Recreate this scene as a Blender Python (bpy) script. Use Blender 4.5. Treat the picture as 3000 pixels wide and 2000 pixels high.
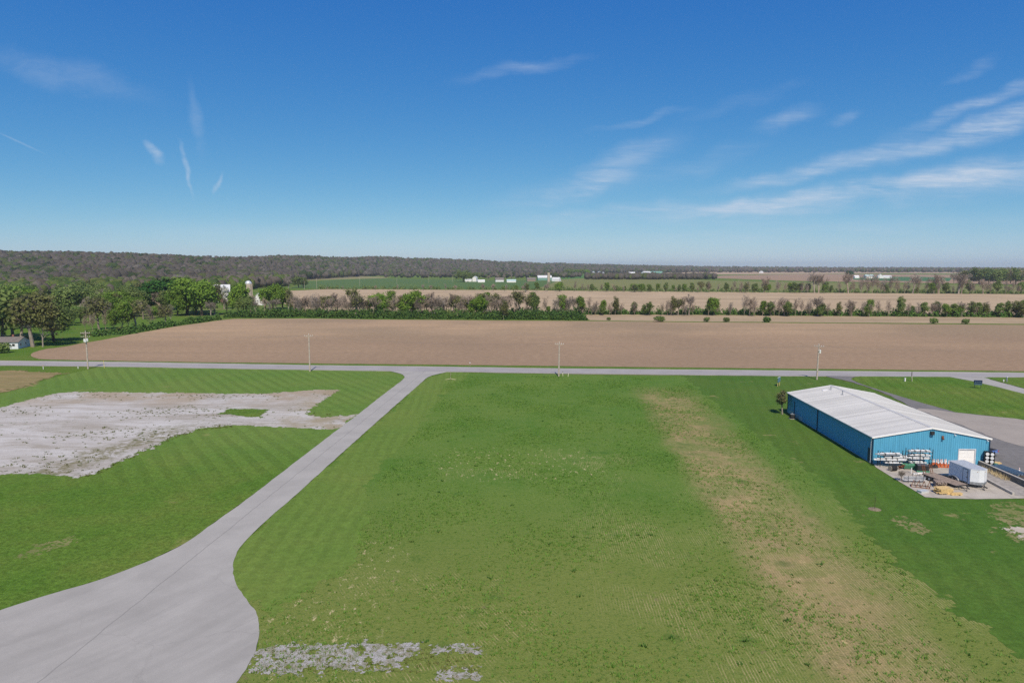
import bpy, bmesh, math, random
import numpy as np
from mathutils import Vector, Matrix
from mathutils.geometry import tessellate_polygon

for o in list(bpy.data.objects):
    bpy.data.objects.remove(o)
scene = bpy.context.scene
col = scene.collection
R = math.radians

# ------------------------------------------------------------------ camera
CAM_H = 30.0
FOC = 24.0                      # mm on a 36 mm wide frame
PITCH = math.atan(220 / 2000)   # nose-down tilt of the drone's camera
cam_d = bpy.data.cameras.new('camera')
cam_d.sensor_width = 36.0
cam_d.lens = FOC
cam_d.clip_start = 0.5
cam_d.clip_end = 60000
cam = bpy.data.objects.new('camera', cam_d)
cam.location = (0, 0, CAM_H)
cam.rotation_euler = (math.pi / 2 - PITCH, 0, 0)
col.objects.link(cam)
scene.camera = cam

# ------------------------------------------------------------------ light
SUN_EL, SUN_AZ = R(50), R(5)    # azimuth: degrees east of straight behind the camera
sun_d = bpy.data.lights.new('sun', 'SUN')
sun_d.energy = 4.8
sun_d.angle = R(0.5)
sun_d.color = (1.0, 0.88, 0.73)
sun = bpy.data.objects.new('sun', sun_d)
to_sun = Vector((math.sin(SUN_AZ) * math.cos(SUN_EL), -math.cos(SUN_AZ) * math.cos(SUN_EL), math.sin(SUN_EL)))
sun.rotation_euler = to_sun.to_track_quat('Z', 'Y').to_euler()
sun.location = (0, -50, 120)
col.objects.link(sun)

scene.view_settings.view_transform = 'Standard'
scene.view_settings.look = 'None'
scene.view_settings.exposure = 0.0
scene.view_settings.gamma = 1.0
scene.view_settings.use_curve_mapping = False
scene.cycles.max_bounces = 6
scene.cycles.transparent_max_bounces = 16
scene.cycles.volume_bounces = 1
scene.cycles.use_denoising = False
scene.cycles.denoiser = 'OPENIMAGEDENOISE'
scene.cycles.denoising_input_passes = 'RGB_ALBEDO_NORMAL'
scene.cycles.denoising_prefilter = 'ACCURATE'

# direction helpers (a gnomonic chart of the sky centred on the far horizon)
CP, SP = math.cos(PITCH), math.sin(PITCH)
def ray(u, v):
    x = (u - 1500) / 2000; y = -(v - 1000) / 2000
    return x, CP + y * SP, -SP + y * CP
def skychart(u, v):
    d = ray(u, v)
    return d[0] / d[1], d[2] / d[1]

# ------------------------------------------------------------------ sky
w = bpy.data.worlds.new('World')
scene.world = w
w.use_nodes = True
nt = w.node_tree
nt.nodes.clear()
out = nt.nodes.new('ShaderNodeOutputWorld')
bg = nt.nodes.new('ShaderNodeBackground')
nt.links.new(bg.outputs[0], out.inputs[0])
sky = nt.nodes.new('ShaderNodeTexSky')
sky.sky_type = 'NISHITA'
sky.sun_disc = False
sky.sun_elevation = SUN_EL
sky.sun_rotation = R(180) - SUN_AZ
sky.altitude = 250
sky.air_density = 0.5
sky.dust_density = 0.55
sky.ozone_density = 8.0
SKY_STRENGTH = 0.1
bg.inputs['Strength'].default_value = SKY_STRENGTH
def wmath(op, a, b=None, clamp=False):
    n = nt.nodes.new('ShaderNodeMath'); n.operation = op; n.use_clamp = clamp
    for i, s in enumerate((a, b)):
        if s is None: continue
        if isinstance(s, (int, float)): n.inputs[i].default_value = s
        else: nt.links.new(s, n.inputs[i])
    return n.outputs[0]
# the camera's own deep-blue rendering of a clear sky: one tone curve per channel over the whole dome
spc = nt.nodes.new('ShaderNodeSeparateColor'); cmb = nt.nodes.new('ShaderNodeCombineColor')
nt.links.new(sky.outputs[0], spc.inputs[0])
for i, (k, g) in enumerate(((2.60, 1.53), (1.12, .87), (.79, .33))):
    nt.links.new(wmath('MULTIPLY', wmath('POWER', wmath('MULTIPLY', spc.outputs[i], .1), g), k * 10), cmb.inputs[i])
tc = nt.nodes.new('ShaderNodeTexCoord')
sep = nt.nodes.new('ShaderNodeSeparateXYZ')
nt.links.new(tc.outputs['Generated'], sep.inputs[0])
ysafe = wmath('MAXIMUM', sep.outputs[1], 0.02)
ca = wmath('DIVIDE', sep.outputs[0], ysafe)
ce = wmath('DIVIDE', sep.outputs[2], ysafe)
comb = nt.nodes.new('ShaderNodeCombineXYZ')
nt.links.new(ca, comb.inputs[0]); nt.links.new(ce, comb.inputs[1])
# ragged the chart a little so that the cloud edges fray
wn = nt.nodes.new('ShaderNodeTexNoise'); wn.inputs['Scale'].default_value = 16; wn.inputs['Detail'].default_value = 4
nt.links.new(comb.outputs[0], wn.inputs['Vector'])
wv = nt.nodes.new('ShaderNodeVectorMath'); wv.operation = 'SUBTRACT'; wv.inputs[1].default_value = (0.5, 0.5, 0.5)
nt.links.new(wn.outputs['Color'], wv.inputs[0])
ws = nt.nodes.new('ShaderNodeVectorMath'); ws.operation = 'SCALE'; ws.inputs['Scale'].default_value = 0.036
nt.links.new(wv.outputs[0], ws.inputs[0])
wa = nt.nodes.new('ShaderNodeVectorMath'); wa.operation = 'ADD'
nt.links.new(comb.outputs[0], wa.inputs[0]); nt.links.new(ws.outputs[0], wa.inputs[1])
CLOUDS = [  # centre, half length, half width (chart units/2000), tilt in degrees, strength, noise
    (2480, 568, 620, 50, 9, .80, 1), (2920, 512, 470, 76, 10, .86, 1), (2200, 600, 420, 34, 8, .45, 1),
    (2600, 446, 540, 42, 13, .72, 1), (2960, 345, 330, 52, 20, .74, 1), (2300, 512, 320, 30, 10, .40, 1),
    (2830, 318, 300, 30, 21, .50, 1), (3020, 245, 200, 30, 22, .40, 1),
    (1800, 492, 260, 66, 24, .62, 1), (1660, 560, 300, 56, 12, .36, 1), (2050, 480, 240, 40, 18, .18, 1),
    (1530, 200, 250, 26, 9, .30, 1), (1880, 352, 190, 16, 12, .24, 1), (2300, 352, 130, 36, 16, .36, 1),
    (1800, 634, 560, 44, 5, .38, 1), (2470, 350, 70, 22, 18, .25, 1), (2850, 205, 100, 22, 22, .25, 1),
    (2300, 672, 900, 50, 2, .28, 1), (2500, 712, 900, 50, 0, .18, 1), (2180, 300, 220, 30, 16, .14, 1), (900, 690, 900, 40, -2, .12, 0),
    (447, 440, 52, 20, -48, .55, 0), (548, 500, 110, 11, -78, .4, 0), (638, 550, 42, 11, 78, .36, 0),
    (572, 350, 130, 26, -82, .15, 0), (180, 215, 330, 60, -14, .16, 0), (60, 418, 90, 4, -25, .3, 0),
]
def shared_noise(ang, sc, lo, hi, seed):
    m = nt.nodes.new('ShaderNodeMapping')
    m.inputs['Rotation'].default_value = (0, 0, R(-ang)); m.inputs['Scale'].default_value = sc; m.inputs['Location'].default_value = (seed, seed, 0)
    nt.links.new(comb.outputs[0], m.inputs['Vector'])
    no = nt.nodes.new('ShaderNodeTexNoise'); no.inputs['Scale'].default_value = 1.0
    no.inputs['Detail'].default_value = 8; no.inputs['Roughness'].default_value = .66; no.inputs['Distortion'].default_value = .5
    nt.links.new(m.outputs[0], no.inputs['Vector'])
    nr = nt.nodes.new('ShaderNodeMapRange'); nr.inputs['From Min'].default_value = lo; nr.inputs['From Max'].default_value = hi
    nt.links.new(no.outputs[0], nr.inputs['Value'])
    return nr.outputs[0]
streaks = shared_noise(13, (5, 34, 1), .28, .66, 3.1)
fibres = shared_noise(14, (12, 120, 1), .30, .66, 5.3)
puffs = shared_noise(-70, (14, 40, 1), .2, .6, 8.7)
sums = [None, None]
for (cu, cv, L, W, ang, s, kind) in CLOUDS:
    c = skychart(cu, cv)
    m = nt.nodes.new('ShaderNodeMapping'); m.vector_type = 'TEXTURE'
    m.inputs['Location'].default_value = (c[0], c[1], 0)
    m.inputs['Rotation'].default_value = (0, 0, R(ang))
    m.inputs['Scale'].default_value = (L / 2000, W / 2000, 1)
    nt.links.new((wa if W > 8 else comb).outputs[0], m.inputs['Vector'])
    ln = nt.nodes.new('ShaderNodeVectorMath'); ln.operation = 'LENGTH'
    nt.links.new(m.outputs[0], ln.inputs[0])
    mr = nt.nodes.new('ShaderNodeMapRange'); mr.interpolation_type = 'SMOOTHSTEP'
    mr.inputs['From Min'].default_value = 1.05; mr.inputs['From Max'].default_value = 0.1
    mr.inputs['To Max'].default_value = s
    nt.links.new(ln.outputs['Value'], mr.inputs['Value'])
    sums[kind] = mr.outputs[0] if sums[kind] is None else wmath('ADD', sums[kind], mr.outputs[0])
veil = wmath('MULTIPLY', streaks, wmath('ADD', wmath('MULTIPLY', fibres, .62), .38))
total = wmath('ADD', wmath('MULTIPLY', sums[1], veil), wmath('MULTIPLY', sums[0], puffs))
total = wmath('MINIMUM', total, 0.85)
cm = nt.nodes.new('ShaderNodeMix'); cm.data_type = 'RGBA'
nt.links.new(total, cm.inputs['Factor'])
nt.links.new(cmb.outputs[0], cm.inputs['A'])
cm.inputs['B'].default_value = (5.6, 6.5, 7.8, 1)
nt.links.new(cm.outputs['Result'], bg.inputs['Color'])
cyc = w.cycles
cyc.sampling_method = 'MANUAL'
cyc.sample_map_resolution = 256

# ------------------------------------------------------------------ helpers
def survey(u, v, z=0.0):
    """Point of the level ground read off the aerial picture (3000 x 2000 frame), in metres."""
    d = ray(u, v)
    t = (z - CAM_H) / d[2]
    return d[0] * t, d[1] * t

def tag(o, label=None, category=None, group=None, kind=None):
    if label: o['label'] = label
    if category: o['category'] = category
    if group: o['group'] = group
    if kind: o['kind'] = kind
    return o

def empty(name, loc=(0, 0, 0), rz=0.0):
    o = bpy.data.objects.new(name, None)
    o.empty_display_size = 0.3
    o.location = loc; o.rotation_euler = (0, 0, rz)
    col.objects.link(o)
    return o

def link_mesh(name, me, mat=None, parent=None):
    if mat is not None and not me.materials: me.materials.append(mat)
    o = bpy.data.objects.new(name, me)
    col.objects.link(o)
    if parent is not None: o.parent = parent
    return o

def np_mesh(name, verts, faces_tri=None, faces_quad=None):
    """fast mesh from numpy arrays of triangles or quads"""
    me = bpy.data.meshes.new(name)
    f = faces_tri if faces_tri is not None else faces_quad
    k = f.shape[1]
    me.vertices.add(len(verts)); me.vertices.foreach_set('co', np.asarray(verts, np.float32).ravel())
    me.loops.add(f.size); me.loops.foreach_set('vertex_index', f.astype(np.int32).ravel())
    me.polygons.add(len(f))
    me.polygons.foreach_set('loop_start', np.arange(0, f.size, k, dtype=np.int32))
    me.update(calc_edges=True)
    return me

class MB:
    """collects boxes, tubes and prisms into one mesh"""
    def __init__(s): s.v = []; s.f = []
    def add(s, vs, fs):
        b = len(s.v); s.v += [tuple(x) for x in vs]; s.f += [tuple(b + i for i in f) for f in fs]; return s
    def box(s, c, d, rz=0.0, rx=0.0, ry=0.0):
        M = Matrix.Rotation(rz, 3, 'Z') @ Matrix.Rotation(ry, 3, 'Y') @ Matrix.Rotation(rx, 3, 'X')
        h = [x / 2 for x in d]
        vs = [Vector(c) + M @ Vector((sx * h[0], sy * h[1], sz * h[2])) for sx, sy, sz in
              ((-1,-1,-1),(1,-1,-1),(1,1,-1),(-1,1,-1),(-1,-1,1),(1,-1,1),(1,1,1),(-1,1,1))]
        return s.add(vs, ((0,3,2,1),(4,5,6,7),(0,1,5,4),(1,2,6,5),(2,3,7,6),(3,0,4,7)))
    def tube(s, p0, p1, r0, r1=None, n=6, caps=True):
        r1 = r0 if r1 is None else r1
        p0, p1 = Vector(p0), Vector(p1)
        d = (p1 - p0)
        if d.length < 1e-6: return s
        d.normalize()
        a = d.orthogonal().normalized(); b = d.cross(a)
        vs = []
        for p, r in ((p0, r0), (p1, r1)):
            for i in range(n):
                t = 2 * math.pi * i / n
                vs.append(p + a * (r * math.cos(t)) + b * (r * math.sin(t)))
        fs = [(i, (i + 1) % n, n + (i + 1) % n, n + i) for i in range(n)]
        if caps: fs += [tuple(range(n - 1, -1, -1)), tuple(range(n, 2 * n))]
        return s.add(vs, fs)
    def lathe(s, c, prof, n=12):
        """revolve (radius, z) pairs about the vertical through c"""
        vs = []; fs = []
        for r, z in prof:
            for i in range(n):
                t = 2 * math.pi * i / n
                vs.append((c[0] + r * math.cos(t), c[1] + r * math.sin(t), c[2] + z))
        for k in range(len(prof) - 1):
            for i in range(n):
                j = (i + 1) % n
                fs.append((k * n + i, k * n + j, (k + 1) * n + j, (k + 1) * n + i))
        fs.append(tuple(range(n - 1, -1, -1))); fs.append(tuple(range((len(prof) - 1) * n, len(prof) * n)))
        return s.add(vs, fs)
    def prism(s, poly, x0, x1, axis='X'):
        """poly of 2-D points extruded along an axis (X: poly is y,z; Y: poly is x,z; Z: poly is x,y)"""
        n = len(poly); vs = []
        for t in (x0, x1):
            for a, b in poly:
                vs.append((t, a, b) if axis == 'X' else ((a, t, b) if axis == 'Y' else (a, b, t)))
        fs = [(i, (i + 1) % n, n + (i + 1) % n, n + i) for i in range(n)]
        fs += [tuple(range(n - 1, -1, -1)), tuple(range(n, 2 * n))]
        return s.add(vs, fs)
    def mesh(s, name):
        me = bpy.data.meshes.new(name); me.from_pydata(s.v, [], s.f); me.update()
        bm = bmesh.new(); bm.from_mesh(me); bmesh.ops.recalc_face_normals(bm, faces=bm.faces); bm.to_mesh(me); bm.free()
        return me
    def build(s, name, mat, parent=None, smooth=False):
        me = s.mesh(name)
        if smooth:
            for p in me.polygons: p.use_smooth = True
        return link_mesh(name, me, mat, parent)

# ------------------------------------------------------------------ materials
class NB:
    def __init__(s, name, rough=0.9, spec=0.15):
        s.m = bpy.data.materials.new(name); s.m.use_nodes = True
        s.t = s.m.node_tree; s.t.nodes.clear()
        s.out = s.t.nodes.new('ShaderNodeOutputMaterial')
        s.b = s.t.nodes.new('ShaderNodeBsdfPrincipled')
        s.b.inputs['Roughness'].default_value = rough
        s.b.inputs['Specular IOR Level'].default_value = spec
        s.t.links.new(s.b.outputs[0], s.out.inputs[0])
        s.tc = s.t.nodes.new('ShaderNodeTexCoord')
        s.P = s.tc.outputs['Object']
    def ln(s, sock, v):
        if hasattr(v, 'is_linked') or hasattr(v, 'links'): s.t.links.new(v, sock)
        elif isinstance(v, (tuple, list)) and len(v) == 3 and sock.type == 'RGBA': sock.default_value = (*v, 1)
        else: sock.default_value = v
    def mapping(s, vec=None, loc=(0,0,0), rot=(0,0,0), scale=(1,1,1)):
        n = s.t.nodes.new('ShaderNodeMapping')
        s.ln(n.inputs[0], vec if vec is not None else s.P)
        n.inputs['Location'].default_value = loc; n.inputs['Rotation'].default_value = rot; n.inputs['Scale'].default_value = scale
        return n.outputs[0]
    def noise(s, scale, detail=4, rough=.55, vec=None, dist=0.0, color=False):
        n = s.t.nodes.new('ShaderNodeTexNoise')
        s.ln(n.inputs['Vector'], vec if vec is not None else s.P)
        n.inputs['Scale'].default_value = scale; n.inputs['Detail'].default_value = detail
        n.inputs['Roughness'].default_value = rough; n.inputs['Distortion'].default_value = dist
        return n.outputs['Color' if color else 'Fac']
    def voronoi(s, scale, vec=None, feature='F1', rnd=1.0):
        n = s.t.nodes.new('ShaderNodeTexVoronoi'); n.feature = feature
        s.ln(n.inputs['Vector'], vec if vec is not None else s.P)
        n.inputs['Scale'].default_value = scale; n.inputs['Randomness'].default_value = rnd
        return n.outputs['Distance']
    def rng(s, v, a, b, c=0.0, d=1.0, smooth=True):
        n = s.t.nodes.new('ShaderNodeMapRange')
        if smooth: n.interpolation_type = 'SMOOTHSTEP'
        s.ln(n.inputs['Value'], v)
        for k, x in zip(('From Min', 'From Max', 'To Min', 'To Max'), (a, b, c, d)): n.inputs[k].default_value = x
        return n.outputs[0]
    def math(s, op, a, b=0.0, clamp=False):
        n = s.t.nodes.new('ShaderNodeMath'); n.operation = op; n.use_clamp = clamp
        s.ln(n.inputs[0], a); s.ln(n.inputs[1], b)
        return n.outputs[0]
    def mul(s, *a):
        r = a[0]
        for x in a[1:]: r = s.math('MULTIPLY', r, x)
        return r
    def add(s, *a):
        r = a[0]
        for x in a[1:]: r = s.math('ADD', r, x)
        return r
    def mix(s, f, a, b, mode='MIX'):
        n = s.t.nodes.new('ShaderNodeMix'); n.data_type = 'RGBA'; n.blend_type = mode
        s.ln(n.inputs['Factor'], f)
        s.ln(n.inputs['A'], a); s.ln(n.inputs['B'], b)
        return n.outputs['Result']
    def xyz(s, vec=None):
        n = s.t.nodes.new('ShaderNodeSeparateXYZ'); s.ln(n.inputs[0], vec if vec is not None else s.P); return n.outputs
    def comb(s, x, y, z=0.0):
        n = s.t.nodes.new('ShaderNodeCombineXYZ'); s.ln(n.inputs[0], x); s.ln(n.inputs[1], y); s.ln(n.inputs[2], z); return n.outputs[0]
    def bump(s, h, strength=.5, dist=.05):
        n = s.t.nodes.new('ShaderNodeBump'); n.inputs['Strength'].default_value = strength; n.inputs['Distance'].default_value = dist
        s.ln(n.inputs['Height'], h); s.t.links.new(n.outputs[0], s.b.inputs['Normal']); return n
    def color(s, c): s.ln(s.b.inputs['Base Color'], c); return s
    def val(s, c, sd=.2, lo=.8, hi=1.2):
        """scale a colour's value by a factor socket in 0..1"""
        f = s.rng(sd, 0, 1, lo, hi, False)
        n = s.t.nodes.new('ShaderNodeVectorMath'); n.operation = 'SCALE'
        if isinstance(c, (tuple, list)): n.inputs[0].default_value = c
        else: s.t.links.new(c, n.inputs[0])
        s.t.links.new(f, n.inputs['Scale'])
        return n.outputs[0]

def plain(name, c, rough=.6, metal=0.0, var=.15, scale=3.0, spec=.3):
    """painted or weathered surface: one colour with stains and fine grain"""
    n = NB(name, rough, spec)
    n.b.inputs['Metallic'].default_value = metal
    a = n.noise(scale, 6, .65)
    n.color(n.val(c, n.rng(a, .3, .7), lo=1 - var, hi=1 + var))
    return n.m
# ------------------------------------------------------------------ ground materials
# linear base colours
G_DARK, G_MID, G_LITE, G_OLIVE = (.034, .092, .010), (.062, .138, .015), (.106, .194, .028), (.128, .168, .032)
TAN, SOIL, PALE = (.36, .27, .14), (.175, .135, .075), (.56, .46, .28)

def grass_core(n, big=.05, contrast=1.0):
    """mown-grass colour: broad drifts, patches and blade-scale speckle"""
    a = n.rng(n.noise(big, 4, .6), .32, .68)
    b = n.rng(n.noise(.55, 5, .65), .3, .7)
    c = n.rng(n.noise(4.5, 5, .7), .3, .7)
    base = n.mix(a, G_MID, G_OLIVE)
    base = n.mix(n.mul(b, .55), base, G_LITE)
    base = n.mix(n.mul(n.rng(c, .35, 1), .5 * contrast), base, G_DARK)
    base = n.val(base, n.rng(n.noise(1.7, 5, .72), .3, .7), lo=.74, hi=1.26)
    base = n.val(base, n.rng(n.noise(8.5, 3, .7), .3, .7), lo=.78, hi=1.22)
    return base, c

def lawn(name, angle, period, amount=.5, big=.05, bare=0.0, y_fade=None, tint=None):
    n = NB(name, .95, .08)
    base, c = grass_core(n, big)
    if tint:
        grain = n.val(n.val(tint[1], n.rng(n.noise(4.5, 5, .7), .3, .7), lo=.76, hi=1.24), n.rng(n.noise(.9, 5, .7), .3, .7), lo=.82, hi=1.18)
        base = n.mix(n.mul(n.rng(n.xyz()[1], *tint[2]), tint[0]) if len(tint) > 2 else tint[0], base, grain)
    m = n.mapping(rot=(0, 0, angle))
    warp = n.math('MULTIPLY', n.math('SUBTRACT', n.noise(.05, 3), .5), 1.6)
    x = n.xyz(m)[0]
    ph = n.math('MULTIPLY', n.add(x, warp), 2 * math.pi / period)
    st = n.rng(n.math('SINE', ph), -.45, .45)
    am = n.mul(n.rng(n.noise(.035, 3), .3, .62), amount)
    if y_fade: am = n.mul(am, n.rng(n.xyz()[1], y_fade[0], y_fade[1]))
    line = n.rng(n.math('ABSOLUTE', n.math('SINE', n.math('MULTIPLY', ph, .5))), .12, 0.0)  # windrow of clippings at each pass
    tone = n.add(1.0, n.mul(n.math('SUBTRACT', st, .5), am, .20), n.mul(line, am, .26))
    sc_ = n.t.nodes.new('ShaderNodeVectorMath'); sc_.operation = 'SCALE'
    n.t.links.new(base, sc_.inputs[0]); n.t.links.new(tone, sc_.inputs['Scale'])
    col_ = sc_.outputs[0]
    if bare:
        bb = n.mul(n.rng(n.noise(.12, 7, .7), .62, .70), bare)
        col_ = n.mix(bb, col_, TAN)
    n.color(col_)
    n.bump(n.noise(7, 5, .7), .45, .09)
    return n.m

def mat_mid_field():
    n = NB('rough field', .95, .06)
    X, Y, _ = n.xyz()
    # drifts of thick and thin growth
    d1 = n.rng(n.add(n.noise(.045, 5, .6), n.mul(n.math('SUBTRACT', n.noise(.014, 3, .5, vec=n.mapping(loc=(11, 3, 0))), .5), .6)), .36, .66)
    d2 = n.rng(n.noise(.35, 6, .68), .32, .68)
    fine = n.noise(2.6, 6, .72)
    blade = n.noise(9, 4, .7)
    near = n.rng(Y, 95, 55)
    base = n.mix(n.mul(d1, .8), (.080, .168, .025), (.128, .200, .038))
    base = n.mix(n.mul(d2, .5), base, (.138, .205, .048))
    base = n.mix(n.mul(near, .70), base, (.186, .205, .054))
    base = n.mix(n.mul(n.rng(fine, .52, .66), .75), base, (.046, .124, .018))
    base = n.mix(n.mul(n.rng(fine, .46, .34), .6), base, (.160, .225, .062))
    base = n.mix(n.mul(n.rng(blade, .52, .64), .5), base, (.040, .100, .014))
    # worn strip along the east side
    xl0, y0 = survey(1838, 1146); xl1, y1 = survey(2350, 2000)
    xr0, ya = survey(2030, 1130); xr1, yb = survey(2800, 1900)
    L = n.math('MULTIPLY_ADD', Y, (xl1 - xl0) / (y1 - y0)); L.node.inputs[2].default_value = xl0 - y0 * (xl1 - xl0) / (y1 - y0)
    Rr = n.math('MULTIPLY_ADD', Y, (xr1 - xr0) / (yb - ya)); Rr.node.inputs[2].default_value = xr0 - ya * (xr1 - xr0) / (yb - ya)
    wob = n.mul(n.math('SUBTRACT', n.noise(.09, 5, .65), .5), 5.0)
    s = n.math('DIVIDE', n.math('SUBTRACT', n.add(X, wob), L), n.math('SUBTRACT', Rr, L))
    strip = n.mul(n.rng(s, -.02, .26), n.rng(s, 1.08, .84))
    core = n.mul(n.rng(s, .10, .32), n.rng(s, .92, .58))
    end = n.rng(Y, 175, 150)
    patch = n.rng(n.noise(.22, 7, .72), .38, .62)
    cover = n.mul(strip, end, n.rng(patch, 0, 1, .42, 1.0), n.rng(s, .45, 1.05, 1.0, .50))
    dry = n.mix(n.rng(n.noise(.8, 6, .7), .35, .65), (.228, .192, .086), (.285, .225, .112))
    dry = n.mix(n.mul(n.rng(fine, .5, .62), .5), dry, (.120, .150, .044))
    dry = n.mix(n.mul(core, n.rng(n.noise(.16, 6, .7, vec=n.mapping(loc=(2, 31, 0))), .42, .60), .45), dry, (.40, .295, .150))
    col_ = n.mix(n.mul(cover, .95), base, dry)
    # drill rows
    def rows(angle, period, x=None):
        xx = n.xyz(n.mapping(rot=(0, 0, angle)))[0]
        xx = n.add(xx, n.mul(n.math('SUBTRACT', n.noise(.5, 5, .7), .5), .35))
        return n.rng(n.math('SINE', n.math('MULTIPLY', xx, 2 * math.pi / period)), .15, .9)
    broken = n.rng(n.noise(1.1, 5, .7, vec=n.mapping(scale=(3.0, .45, 1))), .40, .58)
    r1 = n.mul(rows(R(2), .25), broken)
    r2 = n.mul(rows(R(-28), .27), n.rng(n.noise(1.0, 5, .7), .46, .62))
    zone1 = n.mul(n.rng(n.noise(.075, 4, .6), .42, .60), n.rng(X, 2, 14), n.rng(Y, 120, 70))
    zone1 = n.math('MAXIMUM', zone1, n.mul(strip, end, n.rng(Y, 130, 90), 1.0))
    zone2 = n.mul(n.rng(n.noise(.10, 4, .6, vec=n.mapping(loc=(40, 0, 0))), .44, .60), n.rng(X, 6, 0), n.rng(X, -22, -12), n.rng(Y, 72, 60))
    zone0 = n.mul(n.rng(n.noise(.10, 4, .6, vec=n.mapping(loc=(0, 90, 0))), .45, .62), n.rng(Y, 92, 99), n.rng(Y, 112, 104), n.rng(X, -12, -6), n.rng(X, 22, 16))
    rowmask = n.math('MAXIMUM', n.math('MAXIMUM', n.mul(zone1, r1), n.mul(zone2, r2)), n.mul(zone0, r1))
    col_ = n.mix(n.mul(rowmask, .66), col_, (.40, .325, .17))
    # pale straw where last year's stubble lies open
    straw = n.rng(n.noise(.9, 7, .75, vec=n.mapping(scale=(1.6, .6, 1), rot=(0, 0, R(2)))), .60, .66)
    zs = n.mul(core, end, n.rng(n.noise(.06, 4, .6, vec=n.mapping(loc=(7, 13, 0))), .36, .50))
    col_ = n.mix(n.mul(straw, zs, .85), col_, (.50, .39, .20))
    straw2 = n.rng(n.noise(.95, 8, .78, vec=n.mapping(loc=(3, 8, 0), scale=(1.5, .7, 1))), .575, .625)
    za = n.mul(n.rng(Y, 91, 96), n.rng(Y, 114, 105), n.rng(X, -14, -9), n.rng(X, 17, 11))
    zb = n.mul(n.rng(X, -24, -19), n.rng(X, -9, -13), n.rng(Y, 78, 70))
    col_ = n.mix(n.mul(straw2, n.math('MAXIMUM', za, n.mul(zb, .8)), .85), col_, PALE)
    bare = n.mul(n.rng(n.noise(.30, 7, .72, vec=n.mapping(loc=(21, 5, 0))), .62, .70), n.rng(Y, 92, 60), .7)
    col_ = n.mix(bare, col_, (.19, .16, .085))
    # rank dark tussocks
    clump = n.mul(n.rng(n.add(n.voronoi(.22), n.mul(n.noise(1.5, 4, .7), .3)), .42, .22), n.rng(n.noise(.08, 3), .45, .6))
    col_ = n.mix(n.mul(clump, .55), col_, (.040, .112, .018))
    n.color(col_)
    n.bump(n.add(n.mul(fine, 1.0), n.mul(blade, .6)), .7, .14)
    return n.m

def mat_soil():
    n = NB('ploughed soil', 1.0, .02)
    m = n.mapping(rot=(0, 0, R(3.5)), scale=(.05, 1.0, 1))
    bands = n.rng(n.noise(.16, 6, .62, vec=m), .3, .7)
    big = n.rng(n.noise(.011, 4, .55), .35, .65)
    fine = n.noise(1.2, 6, .72, vec=n.mapping(scale=(.35, 1, 1)))
    c = n.mix(big, (.275, .205, .134), (.400, .285, .180))
    c = n.mix(n.mul(bands, .5), c, (.275, .212, .148))
    thin = n.rng(n.noise(.5, 5, .6, vec=m), .62, .72)
    c = n.mix(n.mul(thin, .55), c, (.45, .34, .235))
    # curved tractor passes
    Xc, Yc, _ = n.xyz()
    rr = n.math('SQRT', n.add(n.math('POWER', n.math('SUBTRACT', Xc, 60.0), 2.0), n.math('POWER', n.math('SUBTRACT', Yc, 250.0), 2.0)))
    arc = n.mul(n.rng(n.math('SINE', n.math('MULTIPLY', rr, .75)), .55, 1), n.rng(rr, 130, 60), n.rng(rr, 20, 45))
    c = n.mix(n.mul(arc, .10), c, (.24, .17, .115))
    c = n.mix(n.mul(n.rng(n.add(Yc, n.mul(n.math('SUBTRACT', n.noise(.03, 4, .6, vec=m), .5), 120)), 330, 215), .75), c, (.264, .188, .128))
    c = n.val(c, n.rng(fine, .3, .7), lo=.82, hi=1.18)
    n.color(c)
    n.bump(n.noise(2.2, 6, .75), .55, .14)
    return n.m

def mat_stubble(name, c1, c2, ang=0.0):
    n = NB(name, 1.0, .02)
    m = n.mapping(rot=(0, 0, ang), scale=(.03, 1.0, 1))
    a = n.rng(n.noise(.12, 6, .6, vec=m), .32, .68)
    b = n.rng(n.noise(.02, 4, .6), .35, .65)
    f = n.noise(.8, 6, .7, vec=n.mapping(scale=(.3, 1, 1)))
    c = n.mix(a, c1, c2)
    c = n.mix(n.mul(b, .35), c, [x * .72 for x in c2])
    c = n.mix(n.mul(n.rng(n.noise(.05, 5, .6, vec=m), .6, .68), .5), c, (.17, .14, .085))
    n.color(n.val(c, n.rng(f, .3, .7), lo=.85, hi=1.15))
    n.bump(f, .4, .12)
    return n.m

def mat_crop(name, c1, c2, ang=0.0):
    n = NB(name, .95, .05)
    m = n.mapping(rot=(0, 0, ang), scale=(.06, 1.0, 1))
    a = n.rng(n.noise(.05, 5, .6, vec=m), .35, .65)
    b = n.rng(n.noise(.4, 5, .7), .3, .7)
    c = n.mix(a, c1, c2)
    n.color(n.val(c, b, lo=.82, hi=1.18))
    n.bump(n.noise(1.0, 4, .7), .4, .2)
    return n.m

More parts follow.
